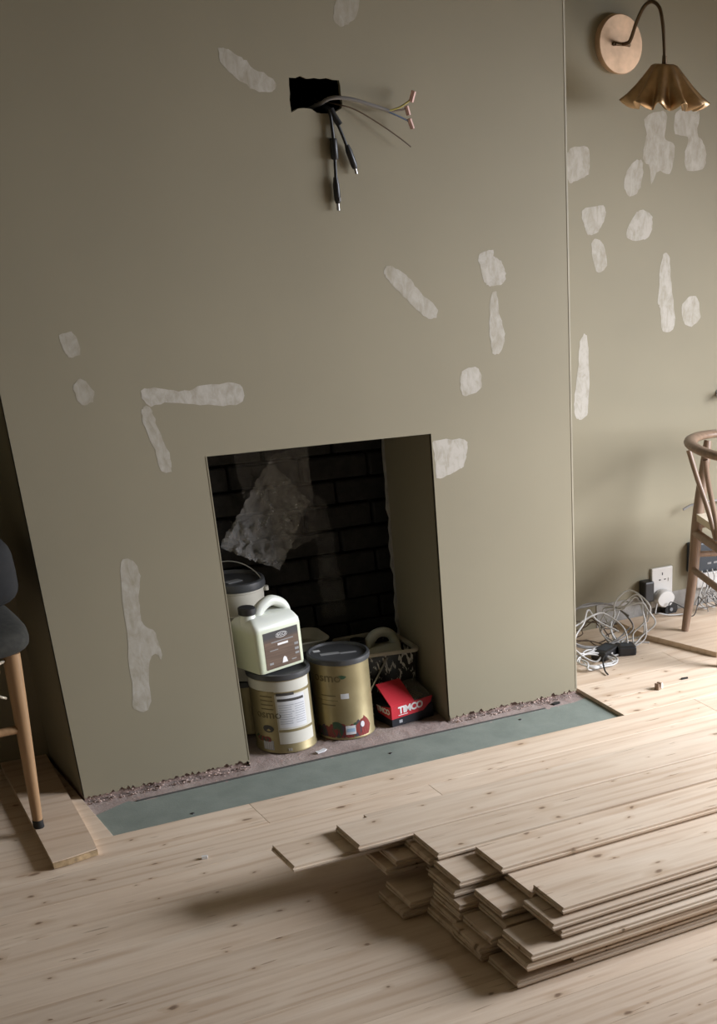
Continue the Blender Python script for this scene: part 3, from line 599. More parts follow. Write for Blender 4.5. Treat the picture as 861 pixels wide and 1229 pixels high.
# jerrycan: outline prism with an integrated handle loop
def rrect(w, d, rad, n=4):
    out = []
    for cx_, cy_, s in ((w/2-rad, d/2-rad, 0), (-w/2+rad, d/2-rad, 1), (-w/2+rad, -d/2+rad, 2), (w/2-rad, -d/2+rad, 3)):
        for i in range(n+1): a = (s+i/n)*PI/2; out.append((cx_+rad*math.cos(a), cy_+rad*math.sin(a)))
    return out
def jerrycan(name, label, loc, rz, mat, w=0.165, d=0.115, h=0.155, handle_h=0.215, cap=True):
    t = thing(name, label, 'jerrycan', loc, rz)
    bm = bmesh.new(); rings = []
    for k, (sx, sy, z, ox) in enumerate(((0.90, 0.86, 0, 0), (0.985, 0.98, 0.004, 0), (1, 1, 0.012, 0), (1, 1, h*0.86, 0), (0.99, 0.96, h*0.93, 0), (0.94, 0.78, h*1.0, 0.0), (0.86, 0.5, h*1.06, 0.004), (0.7, 0.25, h*1.075, 0.008))):
        rings.append([bm.verts.new((x*sx+ox, y*sy, z)) for x, y in rrect(w, d, 0.015)])
    n = len(rings[0])
    for a, b in zip(rings, rings[1:]):
        for i in range(n): bm.faces.new((a[i], a[(i+1) % n], b[(i+1) % n], b[i]))
    bm.faces.new(rings[0][::-1]); bm.faces.new(rings[-1])
    obj('body', bm, mat, t, smooth=45)
    H_ = handle_h; hp = spline([(-w*0.18, 0, h*0.94), (-w*0.14, 0, h*1.10), (w*0.0, 0, H_-0.024), (w*0.18, 0, H_-0.017), (w*0.36, 0, H_-0.030), (w*0.445, 0, h*1.04), (w*0.435, 0, h*0.80)], 6)
    obj('handle', tube(hp, lambda u: 0.019-0.003*math.sin(PI*u), sides=14, flat=0.95), mat, t, smooth=50)
    nx_ = -w*0.345
    nk = obj('neck', lathe([(0.026, h*0.90), (0.024, h*1.06), (0.021, h*1.09), (0.021, h*1.16)], 24), mat, t, loc=(nx_, 0, 0), smooth=35)
    obj('cap', lathe([(0.0235, h*1.13), (0.0245, h*1.14), (0.0245, h*1.25), (0.022, h*1.265)], 28, mod=lambda r, z, a: r*(1+0.02*math.cos(a*14))), 'black', t, loc=(nx_, 0, 0), smooth=35)
    return t
JZ = HZ+TH1+0.0015
JR = 0.307
j = jerrycan('jerrycan', 'translucent white jerrycan with brown label on top of the gold and white tin', (0.616, 0.122, JZ), JR, 'jerry', w=0.168, d=0.120, h=0.150, handle_h=0.207)
fy = -0.060
lab = obj('front_label', B(-0.060, 0.066, fy-0.0008, fy+0.001, 0.012, 0.122), 'brownlabel', j)
bm = bmesh.new()
lg = tube(spline([(0.005+0.021*math.cos(a)*1.0, fy-0.0010, 0.107+0.0075*math.sin(a)) for a in [2*PI*i/12 for i in range(12)]], 3, True), 0.0008, sides=4, closed=True)
obj('logo_ring', lg, 'text_white', lab)
text_flat('lettering', 'WOCA', 0.011, 'text_white', lab, (0.005, fy-0.0012, 0.107), (1, 0, 0), (0, 0, 1))
for k, (x0, x1, z, hh, mt) in enumerate(((-0.022, 0.058, 0.0935, 0.003, 'lidlabel'), (0.000, 0.038, 0.0825, 0.006, 'text_white'), (-0.030, 0.0, 0.070, 0.0025, 'lidlabel'), (-0.036, -0.022, 0.030, 0.006, 'lidlabel'), (0.060, 0.074, 0.070, 0.007, 'lidlabel'), (0.060, 0.074, 0.055, 0.007, 'lidlabel'), (0.060, 0.074, 0.042, 0.006, 'lidlabel'), (0.045, 0.062, 0.028, 0.003, 'lidlabel'))):
    obj('print_line', B(x0-0.012, x1-0.012, fy-0.0013, fy-0.0007, z-0.005, z-0.005+hh), mt, lab)
obj('house_mark', prism([(0.010, 0.026), (0.030, 0.026), (0.026, 0.040), (0.020, 0.045), (0.014, 0.040)], 0.0006, 'y'), 'text_white', lab, loc=(-0.012, fy-0.0014, -0.004))

# black crate splashed with paint, cream tray rim, second jerrycan inside
cr = thing('paint_scuttle', 'black tub splashed with white paint, cream rim, behind the red box', 'tub', (1.020, 0.275, HZ), 0.0)
bm = bmesh.new(); A = rrect(0.195, 0.205, 0.02); rings = []
for s, z in ((0.92, 0), (1.0, 0.190)): rings.append([bm.verts.new((x*s, y*s, z)) for x, y in A])
for s, z in ((0.965, 0.190), (0.89, 0.006)): rings.append([bm.verts.new((x*s, y*s, z)) for x, y in A])
n = len(A)
for a, b in zip(rings, rings[1:]):
    for i in range(n): bm.faces.new((a[i], a[(i+1) % n], b[(i+1) % n], b[i]))
bm.faces.new(rings[0][::-1]); bm.faces.new(rings[-1])
obj('body', bm, 'splat', cr, smooth=30)
bm = bmesh.new(); rings = []
for s, z in ((0.97, 0.184), (1.075, 0.187), (1.09, 0.193), (1.07, 0.199), (0.95, 0.195)): rings.append([bm.verts.new((x*s, y*s, z+0.010*(y < 0)*(x < 0))) for x, y in A])
for a, b in zip(rings, rings[1:]+rings[:1]):
    for i in range(n): bm.faces.new((a[i], a[(i+1) % n], b[(i+1) % n], b[i]))
obj('rim', bm, 'trim', cr, smooth=40)
obj('paint_stick', tube([(-0.085, -0.106, 0.075), (-0.010, -0.108, 0.185)], 0.0035, sides=6), 'steel', cr)
j2 = jerrycan('jerrycan', 'plain white jerrycan with black cap standing in the black tub', (1.020, 0.280, HZ+0.0068), 0.03, 'jerry', w=0.166, d=0.10, h=0.170, handle_h=0.240)
# cream paint tray leaning behind the gold tin
tr = thing('paint_tray', 'shallow cream paint tray behind the gold tin', 'paint tray', (0.79, 0.345, HZ+0.21), 0.0)
bm = bmesh.new(); A = rrect(0.17, 0.13, 0.03); rings = []
for s, z in ((0.80, 0.0), (1.0, 0.028), (1.06, 0.030), (1.06, 0.026), (0.98, 0.022), (0.78, -0.004)): rings.append([bm.verts.new((x*s, y*s, z)) for x, y in A])
for a, b in zip(rings, rings[1:]):
    for i in range(n): bm.faces.new((a[i], a[(i+1) % n], b[(i+1) % n], b[i]))
bm.faces.new(rings[0]); bm.faces.new(rings[-1][::-1]); obj('tray', bm, 'trim', tr, smooth=40)
obj('stand', lathe([(0.055, -0.21), (0.060, -0.19), (0.050, -0.004)], 24), 'black', tr, smooth=40)

# red and black screw box
bx = thing('screw_box', 'red and black box of screws with open window lid, right in the fireplace', 'box', (1.026, 0.112, HZ), 0.152)
w, d, h = 0.158, 0.098, 0.088
obj('body', B(-w/2, w/2, -d/2, d/2, 0, 0.045), 'navy', bx, bevel=0.001)
sl = obj('sleeve', prism([(-w/2-0.001, 0.026), (w/2-0.040, 0.030), (w/2-0.010, 0.052), (w/2-0.002, 0.070), (-w/2-0.001, 0.066)], 0.003, 'y'), 'red', bx, loc=(0, -d/2-0.003, 0))
obj('back_half', B(-w/2, w/2, -d/2+0.002, d/2, 0.0452, 0.066), 'navy', bx)
obj('side_sleeve', prism([(-d/2, 0.026), (d/2-0.03, 0.032), (d/2-0.02, 0.050), (-d/2, 0.066)], 0.003, 'x'), 'red', bx, loc=(-w/2-0.003, 0, 0))
fl = obj('flap', prism([(-d/2, 0.066), (d/2*0.2, 0.108), (d/2*0.55, 0.118), (d/2*0.5, 0.122), (d/2*0.15, 0.111), (-d/2, 0.070)], 0.088, 'x'), 'red', bx, loc=(-w/2, 0, 0))
obj('flap_window', prism([(-d/2, 0.067), (d/2*0.9, 0.100), (d/2*0.9, 0.102), (-d/2, 0.070)], w-0.092, 'x'), 'clear', bx, loc=(-w/2+0.09, 0, 0))
for k in range(6): obj('screw', tube([(-0.002+k*0.012, -0.035+0.01*(k % 2), 0.070), (0.004+k*0.010, 0.03, 0.069)], 0.0022, sides=6), 'brass', bx)
text_flat('lettering', 'TIMCO', 0.031, 'text_white', bx, (-0.008, -d/2-0.0036, 0.051), (1, 0, 0.03), (0, 0, 1), 0.0012, 0.92)
obj('print_line', B(-0.055, -0.020, -d/2-0.0038, -d/2-0.003, 0.034, 0.036), 'text_white', bx)
text_flat('lettering', 'TIMCO', 0.024, 'text_white', bx, (-w/2-0.0036, -0.010, 0.047), (0, -1, 0), (0, 0, 1), 0.0008, 0.9)
obj('print_square', B(-0.052, -0.040, -d/2-0.0006, -d/2, 0.008, 0.018), 'text_grey', bx)

# crumpled polythene hanging in the firebox
def sheet(corners, nx_, ny_, amp, seed, bm, dens):
    lay = bm.verts.layers.float.get('dens') or bm.verts.layers.float.new('dens')
    rr = random.Random(seed); g = []
    ph = [(rr.uniform(3, 14), rr.uniform(3, 14), rr.uniform(0, 6), rr.uniform(0.3, 1)) for _ in range(9)]
    a, b, c_, d_ = [Vector(p) for p in corners]; nrm = (b-a).cross(d_-a).normalized()
    for j_ in range(ny_+1):
        for i_ in range(nx_+1):
            u, v = i_/nx_, j_/ny_; p = a*(1-u)*(1-v)+b*u*(1-v)+c_*u*v+d_*(1-u)*v
            o = sum(q[3]*abs(math.sin(q[0]*u*1.7+q[1]*v*1.7+q[2])) for q in ph)/5-0.6
            e = Vector((rr.uniform(-1, 1), rr.uniform(-1, 1), rr.uniform(-1, 1)))*0.004
            nv = bm.verts.new(p+nrm*amp*o+e); nv[lay] = dens; g.append(nv)
    for j_ in range(ny_):
        for i_ in range(nx_): k = j_*(nx_+1)+i_; bm.faces.new((g[k], g[k+1], g[k+nx_+2], g[k+nx_+1]))
bm = bmesh.new()
sheet([(0.585, 0.335, 0.540), (0.755, 0.325, 0.450), (0.880, 0.345, 0.640), (0.780, 0.365, 0.770)], 22, 26, 0.035, 1, bm, 0.42)
sheet([(0.740, 0.335, 0.480), (0.900, 0.360, 0.525), (0.905, 0.380, 0.80), (0.775, 0.370, 0.775)], 16, 22, 0.03, 2, bm, 0.20)
sheet([(0.700, 0.395, 0.60), (0.910, 0.395, 0.60), (0.915, 0.400, 1.0), (0.660, 0.400, 1.0)], 16, 26, 0.03, 3, bm, 0.14)
sheet([(0.895, 0.385, 0.26), (0.985, 0.395, 0.26), (0.955, 0.395, 0.62), (0.905, 0.375, 0.66)], 8, 24, 0.025, 4, bm, 0.14)
obj_ = obj('polythene_sheet', bm, 'poly', smooth=25); tag(obj_, 'crumpled clear polythene sheet hanging in the dark fireplace', 'plastic sheet')

# ------------------------------------------------------------------ cables out of the wall hole
def cable(name, label, pts, rad, mat, n=8, group=None, cat='cable', sides=8):
    o = obj(name, tube(spline(pts, n), rad, sides=sides), mat, smooth=60); return tag(o, label, cat, group)
t = thing('flex_cable', 'grey flex with stripped cores and pink connectors out of the wall hole', 'cable', (0.90, 0.0, 1.70))
def P_(x, y, z): return (x-0.90, y, z-1.70)
obj('sheath', tube(spline([P_(0.875, 0.08, 1.675), P_(0.890, 0.015, 1.694), P_(0.912, -0.010, 1.708), P_(0.955, -0.022, 1.708), P_(1.010, -0.030, 1.696), P_(1.055, -0.035, 1.684)], 8), 0.0048), 'greycable', t, smooth=60)
obj('core', tube(spline([P_(1.053, -0.035, 1.684), P_(1.085, -0.037, 1.693), P_(1.118, -0.040, 1.712)], 6), 0.0021), 'yellow', t, smooth=60)
obj('core', tube(spline([P_(1.053, -0.034, 1.682), P_(1.085, -0.030, 1.686), P_(1.110, -0.028, 1.690)], 6), 0.0021), 'browncable', t, smooth=60)
obj('core', tube(spline([P_(1.053, -0.036, 1.682), P_(1.080, -0.042, 1.672), P_(1.105, -0.045, 1.662)], 6), 0.0021), 'blue', t, smooth=60)
for (a, b) in (((1.116, -0.040, 1.706), (1.126, -0.040, 1.730)), ((1.108, -0.028, 1.696), (1.113, -0.028, 1.676)), ((1.105, -0.045, 1.668), (1.113, -0.045, 1.646))):
    obj('connector', tube([P_(*a), P_(*b)], 0.006, sides=6), 'pink', t)
cable('thin_cable', 'thin brown wire sticking out below the grey flex at the wall hole', [(0.90, 0.06, 1.70), (0.935, 0.0, 1.694), (0.975, -0.015, 1.683), (1.035, -0.025, 1.652), (1.085, -0.03, 1.622), (1.112, -0.03, 1.604)], 0.0017, 'browncable')
t = thing('plug_lead', 'longer black lead with a ferrite bead hanging from the wall hole', 'cable', (0.90, 0.0, 1.46))
obj('cord', tube(spline([(0.005, 0.08, 0.23), (0.003, -0.004, 0.222), (0.006, -0.012, 0.18), (0.006, -0.012, 0.12), (0.003, -0.012, 0.06)], 6), 0.0042), 'black', t, smooth=60)
obj('ferrite_bead', lathe([(0.008, 0), (0.0095, 0.003), (0.0095, 0.045), (0.008, 0.048)], 14), 'black', t, loc=(0.006, -0.012, 0.112), smooth=40)
obj('plug', lathe([(0.0055, 0), (0.0085, 0.008), (0.0085, 0.042), (0.0055, 0.060)], 12), 'black', t, loc=(0.003, -0.012, 0.012), smooth=40)
obj('plug_tip', lathe([(0.004, 0), (0.004, 0.016)], 10), 'chrome', t, loc=(0.003, -0.012, -0.004), smooth=40)
obj('plug_contact', B(0.004, 0.0085, -0.022, -0.012, 0.018, 0.026), 'chrome', t)
t = thing('plug_lead', 'shorter black lead hanging diagonally from the wall hole', 'cable', (0.945, 0.0, 1.55))
def Q(x, y, z): return (x-0.945, y, z-1.55)
obj('cord', tube(spline([Q(0.905, 0.08, 1.70), Q(0.908, -0.003, 1.684), Q(0.918, -0.012, 1.66), Q(0.932, -0.014, 1.625), Q(0.942, -0.014, 1.598)], 6), 0.0042), 'black', t, smooth=60)
obj('plug', tube([Q(0.909, -0.006, 1.684), Q(0.913, -0.010, 1.672), Q(0.926, -0.014, 1.650)], 0.0085, sides=10), 'black', t, smooth=50)
obj('plug', tube([Q(0.941, -0.014, 1.605), Q(0.945, -0.014, 1.592), Q(0.956, -0.014, 1.560), Q(0.958, -0.014, 1.552)], lambda u: 0.006+0.003*math.sin(PI*u), sides=10), 'black', t, smooth=50)
obj('plug_tip', tube([Q(0.958, -0.014, 1.554), Q(0.961, -0.014, 1.540)], 0.004, sides=8), 'chrome', t, smooth=50)

# ------------------------------------------------------------------ wall lamp
SX, SY = 2.117, 0.254
t = thing('wall_lamp', 'brass wall lamp with round backplate, gooseneck arm and fluted shade', 'wall lamp', (SX, YR, 1.873))
bp = obj('backplate', lathe([(0.080, 0.0), (0.081, 0.004), (0.081, 0.024), (0.079, 0.028), (0.002, 0.028)], 48), 'copper', t, loc=(0, 0, 0), smooth=35); bp.rotation_euler[0] = PI/2
for dx in (-0.028, 0.028):
    s = obj('screw', lathe([(0.006, 0), (0.006, 0.004), (0.004, 0.006)], 12), 'darkbrass', bp, loc=(dx, 0, 0.028), smooth=35)
obj('cross_bar', tube([(-0.026, -0.035, 0.0), (0.026, -0.035, 0.0)], 0.005, sides=8), 'darkbrass', t, smooth=60)
arm = [(0, -0.020, 0.0), (0, -0.055, 0.002), (0, -0.080, 0.012), (0, -0.115, 0.060), (0, -0.155, 0.098), (0, -0.196, 0.110), (0, -0.236, 0.094), (0, -0.255, 0.050), (0, -0.264, -0.010), (0, -0.266, -0.040)]
obj('arm', tube(spline(arm, 8), 0.0055, sides=10), 'darkbrass', t, smooth=60)
obj('arm_collar', lathe([(0.008, -0.03), (0.009, 0), (0.007, 0.022)], 16), 'darkbrass', t, loc=(0, SY-YR, -0.050), smooth=40)
NF = 11
def flute(r, z, a):
    k = max(0.0, (r-0.045)/0.08); return r*(1+0.24*k*math.cos(NF*a))
bm = lathe([(0.006, 0.0), (0.030, 0.0), (0.040, -0.004), (0.058, -0.028), (0.080, -0.062), (0.101, -0.093), (0.117, -0.113)], 132, cap=False, mod=flute)
for v in bm.verts:
    r_ = math.hypot(v.co.x, v.co.y); k = max(0.0, (r_-0.05)/0.08); v.co.z += 0.013*k*math.cos(NF*math.atan2(v.co.y, v.co.x))
sh = obj('shade', bm, 'brass', t, loc=(0, SY-YR, -0.052), smooth=70)
md = sh.modifiers.new('thick', 'SOLIDIFY'); md.thickness = 0.0022; md.offset = -1
obj('bulb_holder', lathe([(0.016, -0.060), (0.018, -0.052), (0.018, -0.008), (0.010, -0.002)], 20), 'darkbrass', t, loc=(0, SY-YR, -0.052), smooth=40)

# ------------------------------------------------------------------ right alcove: socket, plugs, router, cables
bs = obj('bare_strip', B(2.02, XR, YR-0.003, YR, 0.0, 0.088), 'bare', wbr)
sk = thing('wall_socket', 'white two gang socket plate low on the alcove wall', 'socket', (2.312, YR, 0.115))
obj('plate', B(-0.048, 0.048, -0.012, 0, -0.076, 0.076), 'white', sk, bevel=0.003, seg=2)
for dx, dz, w_, h_ in ((0.0, 0.052, 0.004, 0.010), (-0.012, 0.030, 0.008, 0.004), (0.012, 0.030, 0.008, 0.004)): obj('pin_hole', B(dx-w_/2, dx+w_/2, -0.0128, -0.011, dz-h_/2, dz+h_/2), 'black', sk)
obj('rocker', B(0.026, 0.036, -0.0145, -0.011, 0.020, 0.034), 'white', sk, bevel=0.001)
wp = thing('plug_adaptor', 'white oval plug in the lower half of the wall socket', 'plug', (2.308, YR-0.013, 0.078))
o = obj('body', lathe([(0.040, 0), (0.043, 0.004), (0.043, 0.028), (0.038, 0.034), (0.02, 0.035)], 32, mod=lambda r, z, a: r*(1-0.22*abs(math.sin(a)))), 'white', wp, smooth=40); o.rotation_euler[0] = PI/2
cable('white_lead', 'thin white lead curving down from the oval plug', [(2.272, 0.482, 0.070), (2.255, 0.47, 0.03), (2.262, 0.455, 0.035), (2.30, 0.44, 0.027), (2.36, 0.425, 0.0255)], 0.0028, 'whitecable')
bpg = thing('power_plug', 'black plug below the white oval plug', 'plug', (2.330, YR-0.013, 0.036))
obj('body', prism([(-0.026, -0.014), (-0.018, -0.018), (0.022, -0.016), (0.030, -0.004), (0.028, 0.014), (-0.020, 0.016), (-0.028, 0.004)], -0.036, 'y'), 'black', bpg)
obj('logo_dot', lathe([(0.007, 0), (0.007, 0.001)], 12), 'text_grey', bpg, loc=(0, -0.0365, 0)).rotation_euler[0] = PI/2
bpl = thing('power_adaptor', 'black adaptor hanging left of the wall socket', 'plug', (2.232, YR, 0.115))
obj('body', B(-0.022, 0.022, -0.045, -0.001, -0.038, 0.040), 'black', bpl, bevel=0.006, seg=2)
obj('pin_block', B(-0.012, 0.030, -0.020, -0.004, -0.015, 0.015), 'black', bpl)
rt = thing('router', 'dark slate box fixed to the alcove wall behind the chair', 'router', (2.56, YR, 0.155))
obj('case', B(-0.13, 0.14, -0.045, -0.001, 0.0, 0.115), 'slate', rt, bevel=0.006, seg=2)
for k in range(4): obj('port', B(-0.06+k*0.03, -0.042+k*0.03, -0.0465, -0.044, 0.030, 0.037), 'lidlabel', rt)
tag(obj('white_junction_box', B(2.46, 2.60, YR-0.035, YR-0.004, 0.092, 0.150), 'white', bevel=0.004, seg=2), 'white junction box on the wall below the router', 'junction box')
rr = random.Random(11)
for k in range(5):
    x = 2.47+0.025*k
    cable('network_lead', ('first', 'second', 'third', 'fourth', 'fifth')[k]+' of five white leads dropping from the router, counted from the chair leg', [(x, 0.470, 0.165), (x-0.01, 0.44, 0.135), (x-0.04+rr.uniform(-.02, .02), 0.425, 0.09), (x-0.05+rr.uniform(-.03, .03), 0.44, 0.05), (x+rr.uniform(-.05, .0), 0.43, 0.0265)], 0.0026, 'whitecable', group='white leads under the router')
pts = [(2.305, 0.45, 0.03)]
for k in range(13): pts.append((2.35+0.015*k+rr.uniform(-.035, .035), 0.41+rr.uniform(-.05, .05), 0.027+rr.uniform(0.0, 0.11)*(0.4+0.6*(k > 4))))
cable('tangled_lead', 'thin black lead in a tangle behind the chair leg', pts, 0.0019, 'black', n=7, sides=6)
cable('tangled_lead', 'thin grey lead knotted below the router on the loose board', [(2.46+rr.uniform(-.06, .06), 0.40+rr.uniform(-.05, .05), 0.027+rr.uniform(0, 0.09)) for _ in range(14)], 0.0018, 'greycable', n=7, sides=6)
cable('wall_lead', 'short grey cable end poking from the wall behind the chair seat', [(2.60, YR+0.01, 0.40), (2.54, 0.47, 0.425), (2.47, 0.46, 0.428), (2.42, 0.475, 0.420), (2.385, 0.482, 0.405)], 0.0045, 'greycable')
hk = thing('wall_bracket', 'small chrome bracket on the alcove wall above the chair', 'bracket', (2.565, YR, 0.80))
obj('stem', tube([(0, 0, 0), (0, -0.045, 0.004)], 0.009, sides=12), 'chrome', hk, smooth=50)
obj('plate', lathe([(0.016, 0), (0.016, 0.005)], 20), 'chrome', hk).rotation_euler[0] = PI/2
obj('tip', tube([(-0.022, -0.045, 0.004), (0.03, -0.045, 0.004)], 0.007, sides=12), 'chrome', hk, smooth=50)

# cable heap by the breast corner
def loops(cx_, cy_, cz_, rx, rz_, turns, seed, tilt, wob=0.25, yaw=0.0, zmin=0.004):
    r_ = random.Random(seed); out = []; n_ = turns*9
    ax = Vector((math.cos(yaw), math.sin(yaw), 0)); up = Vector((-math.sin(yaw)*math.cos(tilt), math.cos(yaw)*math.cos(tilt), math.sin(tilt)))
    for i in range(n_):
        a = 2*PI*i/9; k = 1+wob*(r_.random()-0.5)*1.4
        p = Vector((cx_, cy_, cz_))+ax*rx*k*math.cos(a)+up*rz_*k*math.sin(a)+Vector((r_.uniform(-1, 1), r_.uniform(-1, 1), 0))*0.018
        p.z = max(p.z, zmin+0.008*r_.random()); p.y = min(p.y, YR-0.02); p.x = max(p.x, BW+0.03) if p.y > -0.02 else p.x
        out.append(p)
    return out
cable('cable_coil', 'white cable coil standing upright at the right of the cable heap', loops(2.010, 0.300, 0.085, 0.068, 0.085, 5, 5, 1.25, 0.5, -0.6), 0.0032, 'whitecable', 6, cat='cable coil', sides=6)
cable('cable_coil', 'white cable coil lying flat at the front of the cable heap', loops(1.800, 0.175, 0.020, 0.072, 0.045, 4, 6, 0.35, 0.35, 0.4), 0.0032, 'whitecable', 6, cat='cable coil', sides=6)
cable('cable_coil', 'white cable arching from the breast corner over the cable heap', loops(1.840, 0.250, 0.075, 0.110, 0.090, 2, 8, 1.0, 0.45, 0.2), 0.0032, 'whitecable', 7, cat='cable coil', sides=6)
cable('grey_coil', 'stiff grey cable ring tilted up behind the white coils', loops(1.900, 0.330, 0.085, 0.170, 0.085, 2, 9, 0.75, 0.06, 0.25, 0.005), 0.0034, 'greycable', 7, cat='cable coil', sides=6)
cable('brown_lead', 'thin brown lead tangled at the back of the cable heap', loops(1.90, 0.36, 0.045, 0.10, 0.05, 3, 12, 0.8, 0.6), 0.0022, 'browncable', 6, cat='cable', sides=6)
for x, y, rz_, sx, lb_ in ((1.875, 0.235, 0.5, 0.055, 'large black power brick in the middle of the cable heap'), (1.955, 0.225, -0.3, 0.034, 'smaller black power brick at the right of the cable heap')):
    p_ = thing('power_brick', lb_, 'adaptor', (x, y, 0.0005), rz_)
    obj('case', B(-sx, sx, -0.030, 0.030, 0, 0.034), 'black', p_, bevel=0.006, seg=2)
    obj('rating_label', B(-sx*0.6, sx*0.6, -0.018, 0.018, 0.0338, 0.0346), 'slate', p_)
cable('black_lead', 'short black lead poking forward from the cable heap', [(1.86, 0.20, 0.03), (1.81, 0.15, 0.025), (1.785, 0.10, 0.008), (1.775, 0.065, 0.005)], 0.003, 'black')
# bits on the floor
tw = thing('cable_clip', 'small wooden cable clip on the bare boards right of the hearth', 'clip', (1.853, -0.140, 0.0005), 0.4)
obj('block', prism([(-0.010, 0), (0.010, 0), (0.010, 0.022), (0.004, 0.022), (0.002, 0.008), (-0.003, 0.008), (-0.005, 0.022), (-0.010, 0.022)], 0.016, 'y'), 'walnut', tw)
obj('pad', B(0.0102, 0.019, 0.001, 0.015, 0, 0.018), 'white', tw)
tag(obj('wood_chip', prism([(-0.014, -0.004), (0.012, -0.005), (0.015, 0.003), (-0.011, 0.006)], 0.004, 'z'), 'black', loc=(1.985, -0.098, 0.0003)), 'dark splinter lying on the boards near the cable clip', 'splinter')
tag(obj('plaster_crumb', prism([(-0.008, -0.004), (0.006, -0.006), (0.010, 0.003), (-0.004, 0.006)], 0.007, 'z'), 'white', loc=(0.145, -0.527, 0.0003)), 'tiny white crumb on the floorboards left of the stack', 'crumb')
tag(obj('paper_scrap', prism([(-0.020, -0.008), (0.004, -0.010), (0.018, -0.004), (0.016, 0.008), (-0.006, 0.004), (-0.018, 0.007)], 0.003, 'z'), 'label', loc=(0.690, -0.012, -0.0085), rz=0.3), 'crumpled white paper scrap on the hearth before the tins', 'paper')

# ------------------------------------------------------------------ bentwood armchair on the right
ch = thing('armchair', 'bentwood oak chair with curved top rail and cord seat in the right alcove', 'chair', (2.45, 0.06, 0.0), 0)
AX = Vector((0.97, -0.25, 0)); AY = Vector((0.25, 0.97, 0))     # facing and far side of the chair
def c3(a, s, z): v = AX*a+AY*s; return (v.x, v.y, z)
bow = []
for i in range(25):
    a = PI*0.5+PI*i/24; bow.append(c3(0.26*math.cos(a)-0.02 if True else 0, 0.265*math.sin(a), 0.700+0.012*math.cos(a)*-1))
bow = [c3(0.19, 0.262, 0.690)]+bow+[c3(0.19, -0.262, 0.690)]
obj('top_rail', tube(spline(bow, 3), lambda u: 0.020+0.004*math.sin(PI*u), sides=12, flat=0.62), 'walnut', ch, smooth=60)
def leg(pts, r0, r1, name='leg'): obj(name, tube(spline(pts, 6), lambda u: r0+(r1-r0)*math.sin(PI*min(1, u*0.9+0.05))**0.8, sides=12), 'walnut', ch, smooth=60)
for s in (1, -1):
    z0 = 0.0205 if s == 1 else 0.0008
    leg([c3(-0.243, 0.159 if s == 1 else -0.19, z0), c3(-0.212, 0.170*s, 0.22), c3(-0.195, 0.180*s, 0.42), c3(-0.168, 0.198*s, 0.58), c3(-0.150, 0.212*s, 0.690)], 0.011, 0.021)
    leg([c3(0.215, 0.225*s, 0.0205), c3(0.205, 0.215*s, 0.25), c3(0.20, 0.205*s, 0.445)], 0.012, 0.020)
    obj('stretcher', tube([c3(-0.205, 0.172*s, 0.300), c3(0.205, 0.213*s, 0.275)], 0.0105, sides=10), 'walnut', ch, smooth=60)
    obj('seat_rail', tube([c3(-0.20, 0.178*s, 0.405), c3(0.20, 0.206*s, 0.425)], 0.015, sides=10), 'walnut', ch, smooth=60)
    obj('back_splat', tube(spline([c3(-0.276, 0.075*s, 0.690), c3(-0.255, 0.052*s-0.012, 0.60), c3(-0.228, 0.030*s-0.030, 0.50), c3(-0.208, 0.014*s-0.045, 0.405)], 5), 0.0095, sides=8), 'walnut', ch, smooth=60)
obj('stretcher', tube([c3(-0.212, 0.170, 0.245), c3(-0.212, -0.170, 0.245)], 0.0125, sides=10), 'walnut', ch, smooth=60)
obj('stretcher', tube([c3(0.21, 0.215, 0.20), c3(0.21, -0.215, 0.20)], 0.0115, sides=10), 'walnut', ch, smooth=60)
obj('back_rail', tube([c3(-0.200, 0.175, 0.375), c3(-0.200, -0.175, 0.375)], 0.019, sides=10, flat=0.8), 'walnut', ch, smooth=60)
bm = bmesh.new(); n1 = 14
rows = []
for j_ in range(n1+1):
    for i_ in range(n1+1):
        u, v = i_/n1*2-1, j_/n1*2-1; a = u*0.205; s = v*(0.168+0.016*(u+1)); dip = 0.020*(1-abs(u)**3)*(1-abs(v)**3)
        rows.append((c3(a, s, 0.447-dip), c3(a, s, 0.422-dip)))
tv = [bm.verts.new(p[0]) for p in rows]; bv = [bm.verts.new(p[1]) for p in rows]; s1 = n1+1
for j_ in range(n1):
    for i_ in range(n1):
        k = j_*s1+i_; bm.faces.new((tv[k], tv[k+1], tv[k+s1+1], tv[k+s1])); bm.faces.new((bv[k], bv[k+s1], bv[k+s1+1], bv[k+1]))
ed = [i for i in range(n1)]+[i*s1+n1 for i in range(n1)]+[n1*s1+n1-i for i in range(n1)]+[(n1-i)*s1 for i in range(n1)]
for a, b in zip(ed, ed[1:]+ed[:1]): bm.faces.new((tv[a], bv[a], bv[b], tv[b]))
obj('seat', bm, 'cord', ch, smooth=50)

# ------------------------------------------------------------------ dining chair at the left edge
c2 = thing('dining_chair', 'oak chair with round dowel legs and black foot caps at the left edge', 'chair', (-0.36, 0.02, 0.0))
LG = [((0.200, -0.180), (0.226, -0.176), 0.0205), ((0.175, 0.205), (0.19, 0.195), 0.0205), ((-0.21, -0.20), (-0.19, -0.19), 0.0006), ((-0.23, 0.19), (-0.21, 0.18), 0.0006)]
for (fx, fy_), (tx, ty), z0 in LG:
    lg_ = obj('leg', tube(spline([(fx, fy_, z0+0.022), (fx+(tx-fx)*0.5, fy_+(ty-fy_)*0.5, 0.25), (tx, ty, 0.475), (tx, ty, 0.484)], 4), lambda u: 0.0125+0.0085*min(1, u*1.6) if u < 0.96 else 0.019, sides=16), 'oak', c2, smooth=50)
    obj('foot_cap', lathe([(0.0125, 0), (0.0135, 0.002), (0.0135, 0.022), (0.012, 0.0225)], 16), 'rubber', lg_, loc=(fx, fy_, z0), smooth=40)
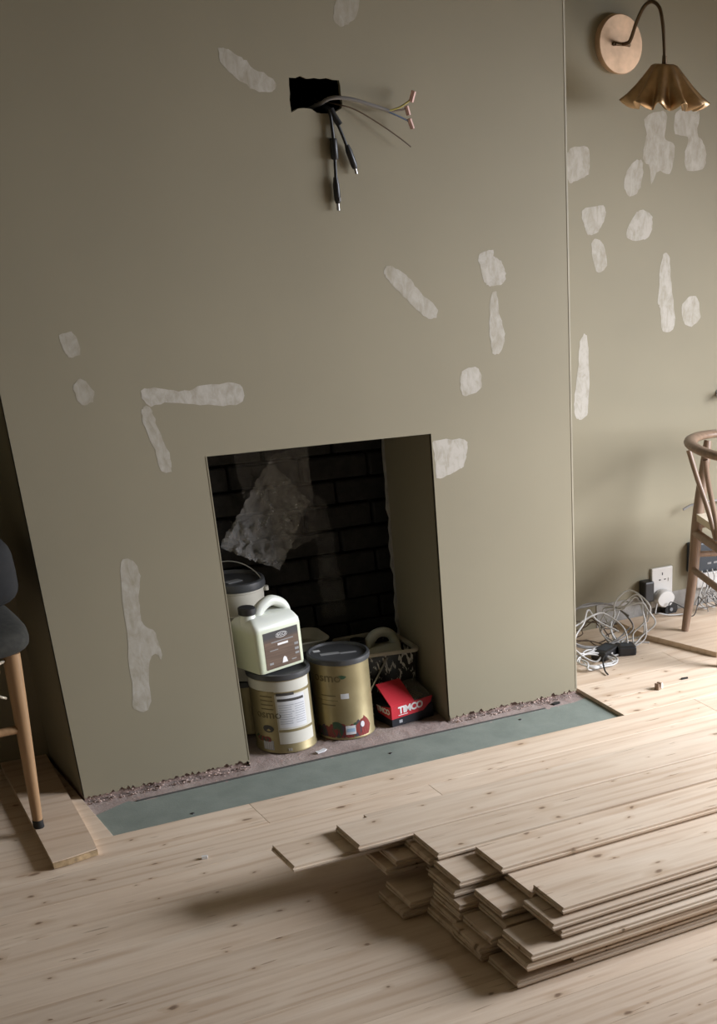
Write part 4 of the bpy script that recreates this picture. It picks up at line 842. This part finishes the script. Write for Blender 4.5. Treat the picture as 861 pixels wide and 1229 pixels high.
obj('stretcher', tube([(0.214, -0.178, 0.295), (-0.20, -0.195, 0.295)], 0.0105, sides=10), 'oak', c2, smooth=60)
obj('stretcher', tube([(0.180, 0.20, 0.295), (-0.22, 0.185, 0.295)], 0.0105, sides=10), 'oak', c2, smooth=60)
obj('stretcher', tube([(-0.20, -0.195, 0.25), (-0.22, 0.185, 0.25)], 0.0105, sides=10), 'oak', c2, smooth=60)
obj('seat', B(-0.205, 0.195, -0.180, 0.180, 0.440, 0.470), 'cord', c2, bevel=0.008, seg=2)
obj('cord_tie', tube(spline([(0.205, -0.186, 0.478), (0.17, -0.205, 0.47), (0.14, -0.20, 0.44), (0.17, -0.20, 0.40), (0.19, -0.19, 0.385)], 6), 0.0035, sides=6), 'cord', c2, smooth=60)
def pillow(w, d, h, e1=0.55, e2=0.5):
    bm = bmesh.new(); bmesh.ops.create_uvsphere(bm, u_segments=40, v_segments=20, radius=1)
    def pw(c, e): return math.copysign(abs(c)**e, c)
    for v in bm.verts:
        la = math.asin(max(-1, min(1, v.co.z))); lo_ = math.atan2(v.co.y, v.co.x)
        v.co = Vector((w*pw(math.cos(la), e1)*pw(math.cos(lo_), e2), d*pw(math.cos(la), e1)*pw(math.sin(lo_), e2), h*pw(math.sin(la), e1)))
    return bm
cu = thing('seat_cushion', 'rounded charcoal cushion lying on the chair at the left edge', 'cushion', (-0.318, -0.045, 0.532))
o = obj('pad', pillow(0.24, 0.205, 0.040), 'fabric', cu, smooth=60)
bg = thing('rucksack', 'black rucksack standing on the charcoal cushion', 'bag', (-0.280, 0.04, 0.664))
o = obj('body', pillow(0.225, 0.165, 0.090, 0.45, 0.5), 'fabric2', bg, smooth=60)
pk = obj('front_pocket', pillow(0.12, 0.05, 0.070, 0.7, 0.7), 'fabric3', bg, loc=(0.035, -0.165, 0.020), smooth=60)
obj('piping', tube(spline([(0.035+0.128*math.cos(a), -0.155, 0.02+0.078*math.sin(a)) for a in [2*PI*i/16 for i in range(16)]], 3, True), 0.006, sides=8, closed=True), 'greycable', bg, smooth=60)
